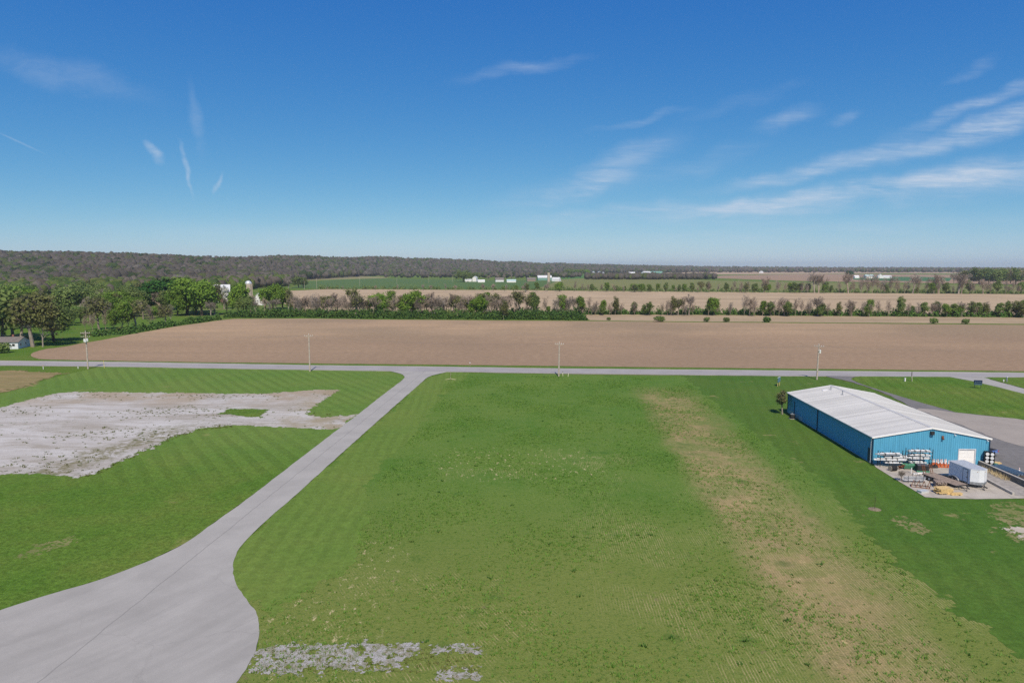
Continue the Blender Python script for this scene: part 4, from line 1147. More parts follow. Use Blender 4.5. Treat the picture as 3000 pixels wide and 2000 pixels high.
# side wall panels (share one mesh)
PWs = BL / 40
pm = MB().box((-.015, PWs / 2, BH / 2 + .06), (.03, PWs - .006, BH - .12))
for k in range(3):
    pm.box((-.045, PWs * (k + .5) / 3, BH / 2 + .06), (.034, .07, BH - .12))
pme = pm.mesh('siding_panel'); pme.materials.append(BLUE)
for i in range(40):
    for side in (0, 1):
        o = link_mesh('siding_panel', pme, None, bld)
        o.location = (0, PWs * i, 0) if side == 0 else (BW, PWs * (i + 1), 0)
        o.rotation_euler = (0, 0, 0 if side == 0 else math.pi)
# gable wall panels, cut to the roof slope and round the door
DX0, DX1, DZ = 12.75, 15.1, 2.45
PWe = BW / 18
for y0, front in ((0, True), (BL, False)):
    for i in range(18):
        a, b = PWe * i + .003, PWe * (i + 1) - .003
        cuts = sorted({a, b, *(c for c in (DX0, DX1, BW / 2) if a < c < b and (front or c == BW / 2))})
        m = MB(); sg = -1 if front else 1
        def slab(xa, xb, zb, t0, t1):
            za, zc = gable(xa) - .02, gable(xb) - .02
            ya, yb = y0 + sg * t0, y0 + sg * t1
            vs = [(xa, ya, zb), (xb, ya, zb), (xb, ya, zc), (xa, ya, za), (xa, yb, zb), (xb, yb, zb), (xb, yb, zc), (xa, yb, za)]
            m.add(vs, ((0,1,2,3),(7,6,5,4),(0,4,5,1),(1,5,6,2),(2,6,7,3),(3,7,4,0)))
        for ca, cb in zip(cuts[:-1], cuts[1:]):
            mid = (ca + cb) / 2
            zb = DZ if (front and DX0 < mid < DX1) else .12
            slab(ca, cb, zb, 0, .03)
        for k in range(3):
            c = a + (b - a) * (k + .5) / 3
            zb = DZ if (front and DX0 - .04 < c < DX1 + .04) else .12
            slab(c - .035, c + .035, zb, .03, .062)
        m.build('siding_panel', BLUE, bld)
# base, corner trim
f = MB()
f.box((BW / 2, -.012, .05), (BW, .05, .22)); f.box((BW / 2, BL + .012, .05), (BW, .05, .22)); f.box((-.012, BL / 2, .05), (.05, BL, .22)); f.box((BW + .012, BL / 2, .05), (.05, BL, .22))
f.build('foundation', CONC, bld)
for x, y in ((-.03, -.03), (BW + .03, -.03), (-.03, BL + .03), (BW + .03, BL + .03)):
    MB().box((x, y, BH / 2 + .06), (.16, .16, BH - .14)).build('corner_trim', BLUE_D, bld)
# roof sheets
SL = math.hypot(BW / 2 + .25, (BR - BH) * (BW / 2 + .25) / (BW / 2)); SANG = math.atan2(BR - BH, BW / 2)
rm = MB().box((SL / 2, PWs / 2, .03), (SL, PWs - .004, .03))
for k in range(2):
    rm.prism([(PWs * (k * .5 + .08) - .06, .045), (PWs * (k * .5 + .08) + .06, .045), (PWs * (k * .5 + .08) + .03, .11), (PWs * (k * .5 + .08) - .03, .11)], 0.0, SL, 'X')
rme = rm.mesh('roof_sheet'); rme.materials.append(ROOFM)
roof = empty('roof'); roof.parent = bld
for i in range(40):
    o = link_mesh('roof_sheet', rme, None, roof)
    o.location = (BW / 2, PWs * (i + 1), BR); o.rotation_euler = (0, SANG, math.pi)
    o = link_mesh('roof_sheet', rme, None, roof)
    o.location = (BW / 2, PWs * i, BR); o.rotation_euler = (0, SANG, 0)
MB().prism([(BW / 2 - .3, BR + .045), (BW / 2, BR + .125), (BW / 2 + .3, BR + .045), (BW / 2, BR + .07)], -.05, BL + .05, 'Y').build('ridge_cap', ROOFM, roof)
for y in (-.14, BL + .14):
    for s in (-1, 1):
        t = MB(); cx = BW / 2 + s * (SL * math.cos(SANG)) / 2; cz = BR - SL * math.sin(SANG) / 2 + .0
        t.box((cx, y, cz), (SL + .02, .2, .24), ry=s * SANG)
        t.build('rake_trim', WHITE, roof)
for s, mt in ((-1, plain('grey gutter', (.10, .20, .24), .4)), (1, WHITE)):
    x = BW / 2 + s * (BW / 2 + .30)
    MB().prism([(x - .07, 4.06), (x + .07, 4.06), (x + .08, 4.19), (x - .08, 4.19)], -.1, BL + .1, 'Y').build('gutter', mt, roof)
for y, h in ((27.8, .75), (33.2, .55)):
    v = MB().lathe((BW / 2 - 1.5, y, gable(BW / 2 - 1.5) - .05), [(.09, 0), (.07, .1), (.07, h), (.13, h + .02), (.10, h + .14), (.02, h + .17)], 10)
    v.box((BW / 2 - 1.5, y, gable(BW / 2 - 1.5) + .03), (.45, .45, .10), ry=-SANG)
    v.build('roof_vent', GREY, roof)
MB().box((BW / 2 - 2.6, 33.4, gable(BW / 2 - 2.6) + .12), (.9, .7, .12), ry=-SANG).build('roof_hatch', WHITE, roof)
# overhead door
door = empty('overhead_door', ((DX0 + DX1) / 2, 0, 0)); door.parent = bld
dw = DX1 - DX0
for k in range(4):
    MB().box((0, .055, .12 + (DZ - .12) * (k + .5) / 4), (dw - .02, .05, (DZ - .12) / 4 - .012)).build('door_section', WHITE, door)
fr = MB()
for s in (-1, 1): fr.box((s * (dw / 2 + .05), -.035, DZ / 2 + .06), (.14, .11, DZ - .1))
fr.box((0, -.035, DZ + .06), (dw + .24, .11, .14)); fr.build('door_frame', plain('pale frame', (.55, .56, .60), .5), door)
# fittings on the walls
lm = MB().box((8.55, -.2, 5.0), (.55, .35, .5)).box((8.55, -.42, 4.92), (.42, .12, .34)); lm.build('floodlight', DGREY, bld)
lm = MB().box((10.15, -.14, 4.35), (.28, .2, .4)).tube((10.15, -.2, 4.2), (10.15, -.4, 4.1), .1, .14, 8); lm.build('wall_lamp', RUST, bld)
for x, z in ((11.9, 4.75), (16.7, 3.95)):
    MB().box((x, -.1, z), (.12, .1, .12)).tube((x, -.12, z), (x + .05, -.4, z - .08), .06, .06, 8).build('security_camera', WHITE, bld)
for y, mt, w_ in ((21.0, BLUE_D, .10), (.25, WHITE, .07)):
    d = MB().tube((-.12, y, .15), (-.12, y, 4.05), w_, w_, 6).tube((-.12, y, 4.05), (-.30, y, 4.12), w_, w_, 6)
    for z in (.8, 2.2, 3.6): d.box((-.09, y, z), (.1, w_ * 2.8, .05))
    d.build('downspout', mt, bld)
MB().tube((-.1, 32.6, .6), (-.1, 32.6, 3.2), .07, .07, 6).box((-.12, 32.6, .6), (.2, .4, .5)).build('service_conduit', BLUE_D, bld)
for i in range(9):
    MB().box((-.075, BL - .5 - .92 * i, .55), (.035, .88, .75)).build('wainscot_panel', ribbed_paint('pale blue wainscot', (.25, .40, .48)) if i == 0 else bpy.data.materials['pale blue wainscot'], bld)
MB().box((-.06, .9, 1.25), (.05, .9, 2.1)).build('side_door', BLUE_D, bld)

# air conditioner by the far corner
x, y = survey(2321, 1227)
ac = empty('air_conditioner', (x, y, 0), BANG)
tag(ac, 'grey air conditioning unit beside the shaded wall of the blue building', 'air conditioner')
MB().box((0, 0, .06), (1.1, 1.1, .12)).build('pad', CONC, ac)
b = MB().box((0, 0, .55), (.82, .82, .78))
for k in range(9):
    b.box((-.425, -.36 + .09 * k, .55), (.025, .03, .7)); b.box((-.36 + .09 * k, -.425, .55), (.03, .025, .7))
b.build('cabinet', DGREY, ac)
g = MB().lathe((0, 0, .95), [(.40, 0), (.40, .06), (.36, .08), (.34, .04)], 18)
for k in range(6): g.box((0, 0, 1.02), (.78, .025, .02), rz=math.pi * k / 6)
g.build('fan_grille', GREY, ac)

# ------------------------------------------------------------------ utility poles
def utility_pole(u, v, h, label, arm_rot=0.0, transformers=(), arms=1, lean=(0, 0), strut=False):
    x, y = survey(u, v)
    root = empty('utility_pole', (x, y, 0)); tag(root, label, 'utility pole', 'poles along the county road')
    m = MB(); k = 6
    for i in range(k):
        m.tube((lean[0] * i / k, lean[1] * i / k, h * i / k - (.3 if i == 0 else 0)), (lean[0] * (i + 1) / k, lean[1] * (i + 1) / k, h * (i + 1) / k), .23 - .08 * i / k, .23 - .08 * (i + 1) / k, 9, caps=(i == k - 1))
    m.build('pole', POLEWOOD, root, smooth=False)
    for a in range(arms):
        z = h - .45 - 1.1 * a
        am = MB().box((lean[0], lean[1] - .14, z), (2.4, .10, .13), rz=arm_rot); 
        c, s = math.cos(arm_rot), math.sin(arm_rot)
        for q in (-1, 1): am.tube((lean[0] + q * .75 * c, lean[1] - .14 + q * .75 * s, z - .05), (lean[0], lean[1] - .13, z - .65), .022, .022, 4)
        arm = am.build('crossarm', OLDWOOD if a else POLEWOOD, root)
        for q in (-1.1, -.55, .55, 1.1):
            MB().lathe((lean[0] + q * c, lean[1] - .14 + q * s, z + .06), [(.03, 0), (.07, .05), (.05, .1), (.07, .13), (.03, .2)], 8).build('insulator', WHITE2, arm)
    MB().lathe((lean[0], lean[1], h), [(.04, 0), (.07, .06), (.05, .12), (.07, .16), (.02, .24)], 8).build('top_insulator', WHITE2, root)
    for dx, dy, z in transformers:
        t = MB().lathe((dx, dy, z), [(.10, 0), (.24, .04), (.24, .78), (.26, .80), (.20, .88), (.05, .92)], 12)
        tr = t.build('transformer', plain('pale grey transformer', (.62, .66, .66), .4) if 'pale grey transformer' not in bpy.data.materials else bpy.data.materials['pale grey transformer'], root)
        MB().tube((dx, dy, z + .88), (dx + .05, dy, z + 1.2), .05, .03, 6).build('bushing', DGREY, tr)
        MB().box((dx / 2, dy / 2, z + .45), (abs(dx) + .1, abs(dy) + .08, .12)).build('bracket', DGREY, tr)
    MB().box((lean[0] * .25 - .02, -.19, 2.2), (.16, .02, .22)).build('tag_plate', GREY, root)
    return root
utility_pole(258, 1080, 11.0, 'utility pole with a cluster of transformers near the white house', .25, ((-.42, -.15, 8.0), (.42, -.1, 8.1), (.05, -.45, 7.9)), 2, lean=(-.05, 0))
utility_pole(908, 1088, 10.7, 'plain wooden utility pole left of the access road junction', .3, (), 1)
utility_pole(1637, 1103, 9.4, 'slim utility pole beside two white marker posts, right of the junction', -.1, (), 1, lean=(.08, 0))
utility_pole(2393, 1112, 9.4, 'leaning utility pole with one transformer beside the blue building drive', -.55, ((.42, -.15, 7.1),), 1, lean=(.12, 0))
# line wires
PT = [survey(258, 1080) + (10.8,), survey(908, 1088) + (10.4,), survey(1637, 1103) + (9.1,), survey(2393, 1112) + (9.1,)]
ends = [(PT[0][0] * 2 - PT[1][0], PT[0][1] * 2 - PT[1][1], 10.8)] + PT + [(PT[3][0] * 2 - PT[2][0], PT[3][1] * 2 - PT[2][1], 9.2)]
for q, lab in ((-.9, 'nearer thin power line wire strung between the roadside poles'), (.9, 'farther thin power line wire strung between the roadside poles')):
    wm = MB()
    for a, b in zip(ends[:-1], ends[1:]):
        for i in range(10):
            def P(t): return (a[0] + (b[0] - a[0]) * t + q * .3, a[1] + (b[1] - a[1]) * t + q, a[2] + (b[2] - a[2]) * t - 4 * 1.1 * t * (1 - t))
            wm.tube(P(i / 10), P((i + 1) / 10), .008, .008, 3, caps=False)
    tag(wm.build('power_line_wire', GREY), lab, 'wire', 'wires along the county road')

# ------------------------------------------------------------------ small roadside things
def post(name, u, v, h, r, mat, label, cat, cap=None, group=None, lean=0.0):
    x, y = survey(u, v)
    root = empty(name, (x, y, 0)); tag(root, label, cat, group)
    MB().tube((0, 0, -.1), (lean, 0, h), r, r, 8).build('post', mat, root)
    if cap: MB().lathe((lean, 0, h - .02), [(r * 1.25, 0), (r * 1.25, .12), (r * .5, .2)], 8).build('cap', cap, root)
    return root
YW = plain('pale yellow marker', (.62, .62, .42), .6)
post('marker_post', 127, 1081.5, 1.0, .09, WHITE2, 'white marker post left of the pole with transformers', 'marker post', plain('amber cap', (.45, .28, .08), .5), 'marker posts')
post('marker_post', 229, 1079.5, .75, .11, WHITE2, 'short pale marker post next to the pole with transformers', 'marker post', GREY, 'marker posts')
post('marker_post', 1649, 1102.5, 1.25, .08, YW, 'taller pale marker post with dark cap by the slim pole', 'marker post', DGREY, 'marker posts', -.05)
post('marker_post', 1664, 1103, .9, .09, YW, 'shorter leaning pale marker post by the slim pole', 'marker post', None, 'marker posts', .14)
post('marker_post', 2672, 1118, 1.5, .07, YW, 'leaning pale marker post beside the dark post on the sign lawn', 'marker post', None, 'marker posts', -.15)
post('wooden_post', 2670, 1117.5, 2.6, .09, BARK['dark'], 'dark weathered wooden post on the sign lawn', 'post')
x, y = survey(2651, 1117.5)
pd = empty('utility_pedestal', (x, y, 0)); tag(pd, 'short white utility pedestal left of the dark post', 'pedestal', 'utility pedestals')
MB().box((0, 0, .42), (.3, .3, .9)).build('cabinet', WHITE2, pd); MB().box((0, 0, .92), (.36, .36, .1)).build('lid', WHITE2, pd)
x, y = survey(2949, 1119)
pd = empty('utility_pedestal', (x, y, 0)); tag(pd, 'tall pale utility pedestal on the corner lawn at the right edge', 'pedestal', 'utility pedestals')
MB().box((0, 0, .65), (.28, .28, 1.35)).build('cabinet', GREY, pd); MB().box((0, 0, 1.36), (.33, .33, .1)).build('lid', WHITE2, pd)
x, y = survey(2940, 1118.5)
tag(MB().lathe((x, y, 0), [(.14, -.05), (.14, .5), (.1, .62), (.03, .66)], 8).build('utility_stub', WHITE2), 'low pale stub beside the tall pedestal on the corner lawn', 'stub')
# wooden notice board
x, y = survey(2281, 1131)
nb = empty('notice_board', (x, y, 0), R(52)); tag(nb, 'blue notice board on two wooden legs seen edge-on by the road', 'notice board')
for s in (-.75, .75): MB().box((s, 0, 1.1), (.11, .11, 2.3)).build('leg', PINE, nb)
MB().box((0, -.07, 1.65), (1.9, .04, 1.15)).build('panel', plain('faded blue board', (.10, .20, .28), .5), nb)
MB().box((0, 0, 2.27), (2.0, .12, .08)).build('top_rail', WHITE2, nb)
# company sign, dark blue on two posts
x, y = survey(2864, 1138)
sg = empty('sign', (x, y, 0), R(-12)); tag(sg, 'dark blue sign with a pale line of lettering on two posts', 'sign')
SGM = plain('navy sign face', (.010, .022, .06), .35, var=.05)
MB().box((0, 0, 1.75), (1.85, .14, .72)).build('upper_panel', SGM, sg)
MB().box((0, 0, 1.14), (1.75, .12, .40)).build('lower_panel', plain('slate sign face', (.045, .085, .14), .4), sg)
for s in (-.7, .7): MB().box((s, .02, .5), (.08, .08, 1.05)).build('leg', DGREY, sg)
lt = MB()
for k, wd in enumerate((.16, .10, .13, .12, .10, .15, .11)): lt.box((-.62 + .21 * k, -.075, 1.72), (wd, .012, .11))
lt.build('lettering', plain('faded lettering', (.16, .24, .36), .5), sg)
# fire hydrant-like wellhead guard, boards laid round a young stake tree by the junction
x, y = survey(1320, 1112)
sp = empty('staked_sapling', (x, y, 0)); tag(sp, 'bare staked sapling with two boards at its foot beside the access road', 'sapling')
t = MB().tube((0, 0, -.1), (.02, 0, 1.5), .04, .03, 6).tube((.02, 0, 1.5), (-.05, 0, 2.4), .03, .012, 5)
for a in range(6): t.tube((.01, 0, 1.2 + .15 * a), (.35 * math.cos(a * 2.2), .35 * math.sin(a * 2.2), 1.7 + .13 * a), .012, .006, 4)
t.build('trunk', BARK['grey'], sp)
for sx in (-1, 1): MB().box((sx * .75, -.1, .16), (1.75, .2, .07), ry=sx * .20, rz=sx * .12).build('board', plain('pale bleached board', (.55, .48, .33), .8) if sx < 0 else bpy.data.materials['pale bleached board'], sp)
x, y = survey(2562, 1492)
sp = empty('staked_sapling', (x, y, 0)); tag(sp, 'thin bare sapling in a mulch ring on the lawn below the yard', 'sapling')
t = MB().tube((0, 0, -.1), (.02, 0, 1.3), .03, .02, 5).tube((.02, 0, 1.3), (0, 0, 2.0), .02, .008, 4)
for a in range(5): t.tube((.02, 0, 1.0 + .15 * a), (.22 * math.cos(a * 2.2), .22 * math.sin(a * 2.2), 1.4 + .12 * a), .01, .005, 3)
t.build('trunk', BARK['dark'], sp)
MB().lathe((0, 0, .05), [(.75, 0), (.62, .05), (.2, .10), (.05, .11)], 14).build('mulch_ring', plain('mulch', (.20, .165, .11), .95, scale=6, var=.3), sp)
# mailbox across the road
x, y = survey(1377, 1073.5)
mb = empty('mailbox', (x, y, 0)); tag(mb, 'small pale mailbox on a post across the road', 'mailbox')
MB().box((0, 0, .5), (.1, .1, 1.1)).build('post', OLDWOOD, mb)
MB().prism([(-.12, 1.05), (.12, 1.05), (.12, 1.2), (.08, 1.3), (-.08, 1.3), (-.12, 1.2)], -.25, .25, 'Y').build('box', WHITE2, mb)
x, y = survey(305, 1077)
tag(MB().tube((x - .6, y + .9, 2.0), (x + .9, y - 1.3, 0.05), .035, .035, 6).build('guy_wire_guard', plain('yellow guy guard', (.60, .50, .05), .5)), 'yellow guy wire guard slanting beside the pole with transformers', 'guy guard')

# ------------------------------------------------------------------ the yard in front of the gable wall
def wheel(parent, c, r=.33, wdt=.2, axis='X', rim=GREY):
    w_ = empty('wheel', c); w_.parent = parent
    if axis == 'X': a, b = (-wdt / 2, 0, 0), (wdt / 2, 0, 0)
    else: a, b = (0, -wdt / 2, 0), (0, wdt / 2, 0)
    MB().tube(a, b, r, r, 18).build('tyre', BLACK, w_)
    k = 1.06
    MB().tube([q * k for q in a], [q * k for q in b], r * .58, r * .58, 14).build('rim', rim, w_)
    return w_
# enclosed trailer
tr = empty('enclosed_trailer', (63.3, 92.2, .094), R(4)); tag(tr, 'white enclosed cargo trailer with a side door parked in the concrete yard', 'trailer')
hw, fy, ry = 1.2, -1.95, 2.15
body = MB().add([(-hw, ry, .5), (hw, ry, .5), (hw, fy, .5), (.35, fy - .55, .5), (-.35, fy - .55, .5), (-hw, fy, .5),
                 (-hw, ry, 2.55), (hw, ry, 2.55), (hw, fy, 2.55), (.35, fy - .55, 2.55), (-.35, fy - .55, 2.55), (-hw, fy, 2.55)],
                [(0, 1, 2, 3, 4, 5), (11, 10, 9, 8, 7, 6)] + [(i, (i + 1) % 6, 6 + (i + 1) % 6, 6 + i) for i in range(6)])
bo = body.build('body', TRSIDE, tr)
rf = MB().add([(-hw - .03, ry + .03, 2.552), (hw + .03, ry + .03, 2.552), (hw + .03, fy, 2.552), (.36, fy - .58, 2.552), (-.36, fy - .58, 2.552), (-hw - .03, fy, 2.552),
               (-hw + .2, ry, 2.64), (hw - .2, ry, 2.64), (hw - .2, fy, 2.64), (.3, fy - .45, 2.62), (-.3, fy - .45, 2.62), (-hw + .2, fy, 2.64)],
              [(0, 1, 2, 3, 4, 5), (11, 10, 9, 8, 7, 6)] + [(i, (i + 1) % 6, 6 + (i + 1) % 6, 6 + i) for i in range(6)])
rf.build('roof', plain('trailer roof', (.40, .43, .46), .4), tr)
def front_band(z0, z1, off):
    p = [(-hw - .001, fy - off), (-.35 - off * .4, fy - .55 - off), (.35 + off * .4, fy - .55 - off), (hw + .001, fy - off)]
    m = MB()
    for (a, b), (c, d) in zip(p[:-1], p[1:]): m.add([(a, b, z0), (c, d, z0), (c, d, z1), (a, b, z1), (a, b + .03, z0), (c, d + .03, z0), (c, d + .03, z1), (a, b + .03, z1)], ((0,1,2,3),(7,6,5,4),(0,4,5,1),(1,5,6,2),(2,6,7,3),(3,7,4,0)))
    return m
front_band(.50, .86, .02).build('stone_guard', GREY, tr)
sd = MB().box((-hw - .012, -1.05, 1.45), (.03, .86, 1.7)).build('side_door', TRSIDE, tr)
dl = MB()
for yy in (-1.05 - .45, -1.05 + .45): dl.box((-hw - .03, yy, 1.45), (.03, .045, 1.78))
dl.box((-hw - .03, -1.05, 2.33), (.03, .94, .045)); dl.box((-hw - .03, -1.05, .58), (.03, .94, .045)); dl.build('door_frame', DGREY, sd)
MB().box((-hw - .06, -1.38, 1.3), (.04, .22, .07)).box((-hw - .06, -1.38, 1.95), (.04, .22, .05)).build('handle', DGREY, sd)
for s in (-1, 1):
    for yy in (.35, 1.1): wheel(tr, (s * (hw + .08), yy, .34), .34, .2)
    fe = MB(); n_ = 10
    for i in range(n_):
        a0, a1 = math.pi * i / n_, math.pi * (i + 1) / n_
        p = lambda a, r_: (.725 + math.cos(a) * .84 * r_, .36 + math.sin(a) * .46 * r_)
        for xx in (s * (hw + .20),):
            (y0_, z0_), (y1_, z1_), (y2_, z2_), (y3_, z3_) = p(a0, 1), p(a1, 1), p(a1, 1.13), p(a0, 1.13)
            fe.add([(xx - .15, y0_, z0_), (xx - .15, y1_, z1_), (xx - .15, y2_, z2_), (xx - .15, y3_, z3_), (xx + .05, y0_, z0_), (xx + .05, y1_, z1_), (xx + .05, y2_, z2_), (xx + .05, y3_, z3_)],
                   ((0,1,2,3),(7,6,5,4),(0,4,5,1),(1,5,6,2),(2,6,7,3),(3,7,4,0)))
    fe.build('fender', GREY, tr)
tg = MB()
for s in (-1, 1): tg.tube((s * .8, fy + .2, .44), (0, fy - 1.45, .44), .05, .05, 5)
tg.box((0, fy - 1.5, .46), (.14, .3, .14)); tg.build('tongue', DGREY, tr)
MB().tube((.0, fy - 1.1, .02), (0, fy - 1.1, .85), .045, .045, 8).box((0, fy - 1.1, .02), (.2, .2, .04)).build('jack', DGREY, tr)
MB().box((0, ry + .65, .12), (2.0, 1.3, .05), rx=-.08).build('rear_ramp', DGREY, tr)
for s in (-.55, .55): MB().box((s, fy - .47, 2.3), (.1, .02, .04)).build('marker_light', plain('amber lens', (.5, .2, .03), .3) if s < 0 else bpy.data.materials['amber lens'], tr)
# flatbed trailer with ramps
fb = empty('flatbed_trailer', (60.0, 92.0, .094), R(14)); tag(fb, 'low flatbed trailer with two raised ladder ramps left of the white trailer', 'trailer')
dk = empty('deck'); dk.parent = fb
for k in range(10): MB().box((-.9 + .2 * k, 0, .60), (.192, 5.4, .05)).build('plank', OLDWOOD, dk)
fm = MB().box((-1.03, 0, .56), (.06, 5.5, .14)).box((1.03, 0, .56), (.06, 5.5, .14)).box((0, 2.74, .56), (2.1, .06, .14)).box((0, -2.74, .56), (2.1, .06, .14))
for k in range(5): fm.box((0, -2 + k, .53), (2.0, .07, .07))
fm.build('frame', DGREY, fb)
for s in (-1, 1):
    for yy in (1.35, 2.05): wheel(fb, (s * 1.15, yy, .32), .32, .2)
    ra = MB()
    for q in (-.2, .2): ra.box((s * .62 + q, 2.95, 1.22), (.05, .06, 1.35), rx=-.35)
    for k in range(6): ra.box((s * .62, 2.74 + .075 * k, .68 + .205 * k), (.42, .05, .05), rx=-.35)
    ra.build('ramp', RUST, fb)
    MB().tube((s * .7, -2.6, .5), (0, -3.9, .45), .05, .05, 5).build('tongue_bar', DGREY, fb)
MB().tube((0, -3.5, .02), (0, -3.5, .8), .04, .04, 6).build('jack', DGREY, fb)
# stacked boards
def lumber(name, x, y, z, rz, n, rows, L, mat, label, cat, bw=.18, bh=.05, spread=.05, seed=1, ang=.04):
    root = empty(name, (x, y, z), rz); tag(root, label, cat)
    r = random.Random(seed)
    for j in range(rows):
        for i in range(n):
            MB().box((r.uniform(-spread, spread) * 4, (i - n / 2 + .5) * (bw + .02), bh / 2 + j * (bh + .018)), (L * r.uniform(.86, 1.04), bw, bh), rz=r.uniform(-ang, ang)).build('board', mat, root)
    return root
lumber('lumber_pile', 57.3, 88.0, .22, R(8), 7, 6, 1.9, PINE, 'pile of fresh yellow boards at the front edge of the yard', 'lumber pile', .17, .085, .06, 3)
bs = empty('pallet', (57.25, 88.0, .094), R(8)); tag(bs, 'dark pallet under the pile of fresh yellow boards', 'pallet')
for k in range(3): MB().box((-.6 + .6 * k, 0, .05), (.1, 1.3, .1)).build('runner', OLDWOOD, bs)
lumber('board_heap', 58.35, 87.3, .094, R(-6), 4, 3, 1.3, PINE, 'loose heap of short yellow boards right of the tidy pile', 'lumber pile', .16, .07, .10, 5, .25)
lumber('lumber_pile', 58.45, 90.6, .094, R(70), 6, 6, 1.7, OLDWOOD, 'stack of weathered grey boards beside the flatbed trailer', 'lumber pile', .2, .12, .05, 7, .06)
lumber('lath_pile', 59.55, 89.7, .094, R(10), 8, 4, 1.5, plain('pale laths', (.42, .37, .29), .85, var=.25), 'heap of thin pale laths between the board stacks', 'lumber pile', .10, .05, .08, 9, .2)
# A-frame rust rack
ar = empty('steel_rack', (55.75, 90.5, .094), R(-24)); tag(ar, 'rusty steel rack of triangular frames lying near the yard edge', 'steel rack')
bm_ = MB()
for yy in (-.5, .5): bm_.tube((-1.1, yy, .05), (1.1, yy, .05), .05, .05, 5)
for xx in (-1.1, 0, 1.1): bm_.tube((xx, -.5, .05), (xx, .5, .05), .045, .045, 5)
bm_.build('base_frame', RUST, ar)
for k in range(4):
    xx = -.95 + .62 * k
    MB().tube((xx - .22, -.5, .06), (xx + .15, -.15, .95), .035, .035, 5).tube((xx + .15, -.15, .95), (xx + .38, .45, .06), .035, .035, 5).build('triangle', RUST, ar)
# grey steel lengths behind it
sl = empty('steel_bundle', (56.1, 92.6, .094), R(-4)); tag(sl, 'bundle of grey steel lengths on stands behind the rusty rack', 'steel bundle')
for k in range(9): MB().tube((-1.5 + .1 * (k % 3), -.4 + .1 * k, .35 + .16 * (k % 3)), (1.5 - .12 * (k % 2), -.38 + .1 * k, .35 + .16 * (k % 3)), .045, .045, 6).build('length', GREY if k % 3 else WRAP, sl)
for xx in (-1.0, 0, 1.0):
    for yy in (-.5, .5): MB().tube((xx, yy, 0), (xx, yy, 1.05), .03, .03, 5).build('stake', DGREY, sl)
    MB().box((xx, 0, .27), (.06, 1.05, .06)).build('bearer', DGREY, sl)
tag(MB().box((54.75, 88.2, .22), (1.25, .75, .24), rz=.25).box((54.75, 88.2, .36), (1.27, .77, .03), rz=.25).build('panel_stack', plain('silver sheets', (.55, .57, .57), .35, .2)), 'flat stack of silver sheets at the grass edge of the yard', 'sheet stack')
tree('bare', 54.7, 93.0, 1.7, '', name='bare_shrub', k=1, wide=1.3, label='leafless brown shrub at the yard edge by the steel lengths', category='shrub')
# racks with wrapped white pipe
def rack(x, y, L, zs, rz, label, posts=3):
    root = empty('storage_rack', (x, y, .094), rz); tag(root, label, 'storage rack', 'racks against the gable wall')
    for k in range(posts):
        xx = -L / 2 + .35 + (L - .7) * k / (posts - 1)
        for yy in (-.55, .25): MB().box((xx, yy, (zs[-1] + .5) / 2), (.07, .07, zs[-1] + .5)).build('upright', GREEN if posts == 2 else DGREY, root)
        for z in zs: MB().box((xx, -.15, z - .05), (.06, .95, .06)).build('arm', DGREY, root)
    return root
rack(57.05, 100.25, 4.3, (.55, 1.0, 1.4, 1.85), BANG, 'left steel rack of white wrapped lengths by the building corner')
rack(61.05, 100.05, 4.2, (.6, 1.2, 1.7, 2.3), BANG, 'taller right steel rack of white wrapped lengths against the gable wall')
br = random.Random(5)
POSN = {0: 'lowest', 1: 'second lowest', 2: 'second highest', 3: 'top'}
for rx, lab, zs in ((57.05, 'left', (.55, 1.0, 1.4, 1.85)), (61.05, 'right', (.6, 1.2, 1.7, 2.3))):
    for j, z in enumerate(zs):
        root = empty('wrapped_bundle', (rx + br.uniform(-.75, .75), 100.05 + br.uniform(-.12, .12), z + .094), BANG + br.uniform(-.05, .05))
        tag(root, f'bundle of white wrapped lengths on the {POSN[j]} tier of the {lab} rack', 'bundle', 'bundles on the storage racks')
        L = br.choice([2.2, 2.9, 3.6, 4.6])
        for k in range(5):
            yy = -.42 + .17 * k; rr = .085
            MB().tube((-L / 2 + br.uniform(-.25, .25), yy, rr), (L / 2 + br.uniform(-.25, .25), yy, rr), rr, rr, 8).build('length', WRAP if (k * 2 + j) % 5 < 3 else GREY, root)
        for k in range(2):
            yy = -.3 + .25 * k
            MB().tube((-L / 2 + br.uniform(-.2, .4), yy, .25), (L / 2 - br.uniform(0, .6), yy, .25), .08, .08, 8).build('length', WRAP, root)
        for q in (-.8, .8): MB().box((q, -.08, .17), (.06, .95, .36)).build('strap', DGREY, root)
# drum, rusty heap, green skip, crate, post, plank, tarp
dr = empty('fuel_drum', (55.8, 97.8, .094), R(12)); tag(dr, 'black drum with a tan end lying below the left rack', 'drum')
MB().tube((-.2, 0, .42), (.75, 0, .42), .42, .42, 16).build('barrel', BLACK, dr); MB().tube((-.24, 0, .42), (-.2, 0, .42), .40, .40, 16).build('end_cap', TANM, dr)
for q in (-.15, .3, .7): MB().tube((q - .02, 0, .42), (q + .02, 0, .42), .445, .445, 16).build('hoop', DGREY, dr)
rh = empty('rusty_heap', (57.75, 98.7, .094)); tag(rh, 'small heap of rusty iron fittings between the two racks', 'scrap heap')
for k in range(11):
    a = br.uniform(0, 6.28)
    MB().tube((br.uniform(-.4, .4), br.uniform(-.3, .3), .1 + .05 * k), (br.uniform(-.5, .5), br.uniform(-.35, .35), .15 + .06 * k), .07, .07, 6).build('fitting', RUST, rh)
gs = empty('steel_skip', (59.2, 99.0, .094), R(-6)); tag(gs, 'green steel skip below the right rack', 'skip')
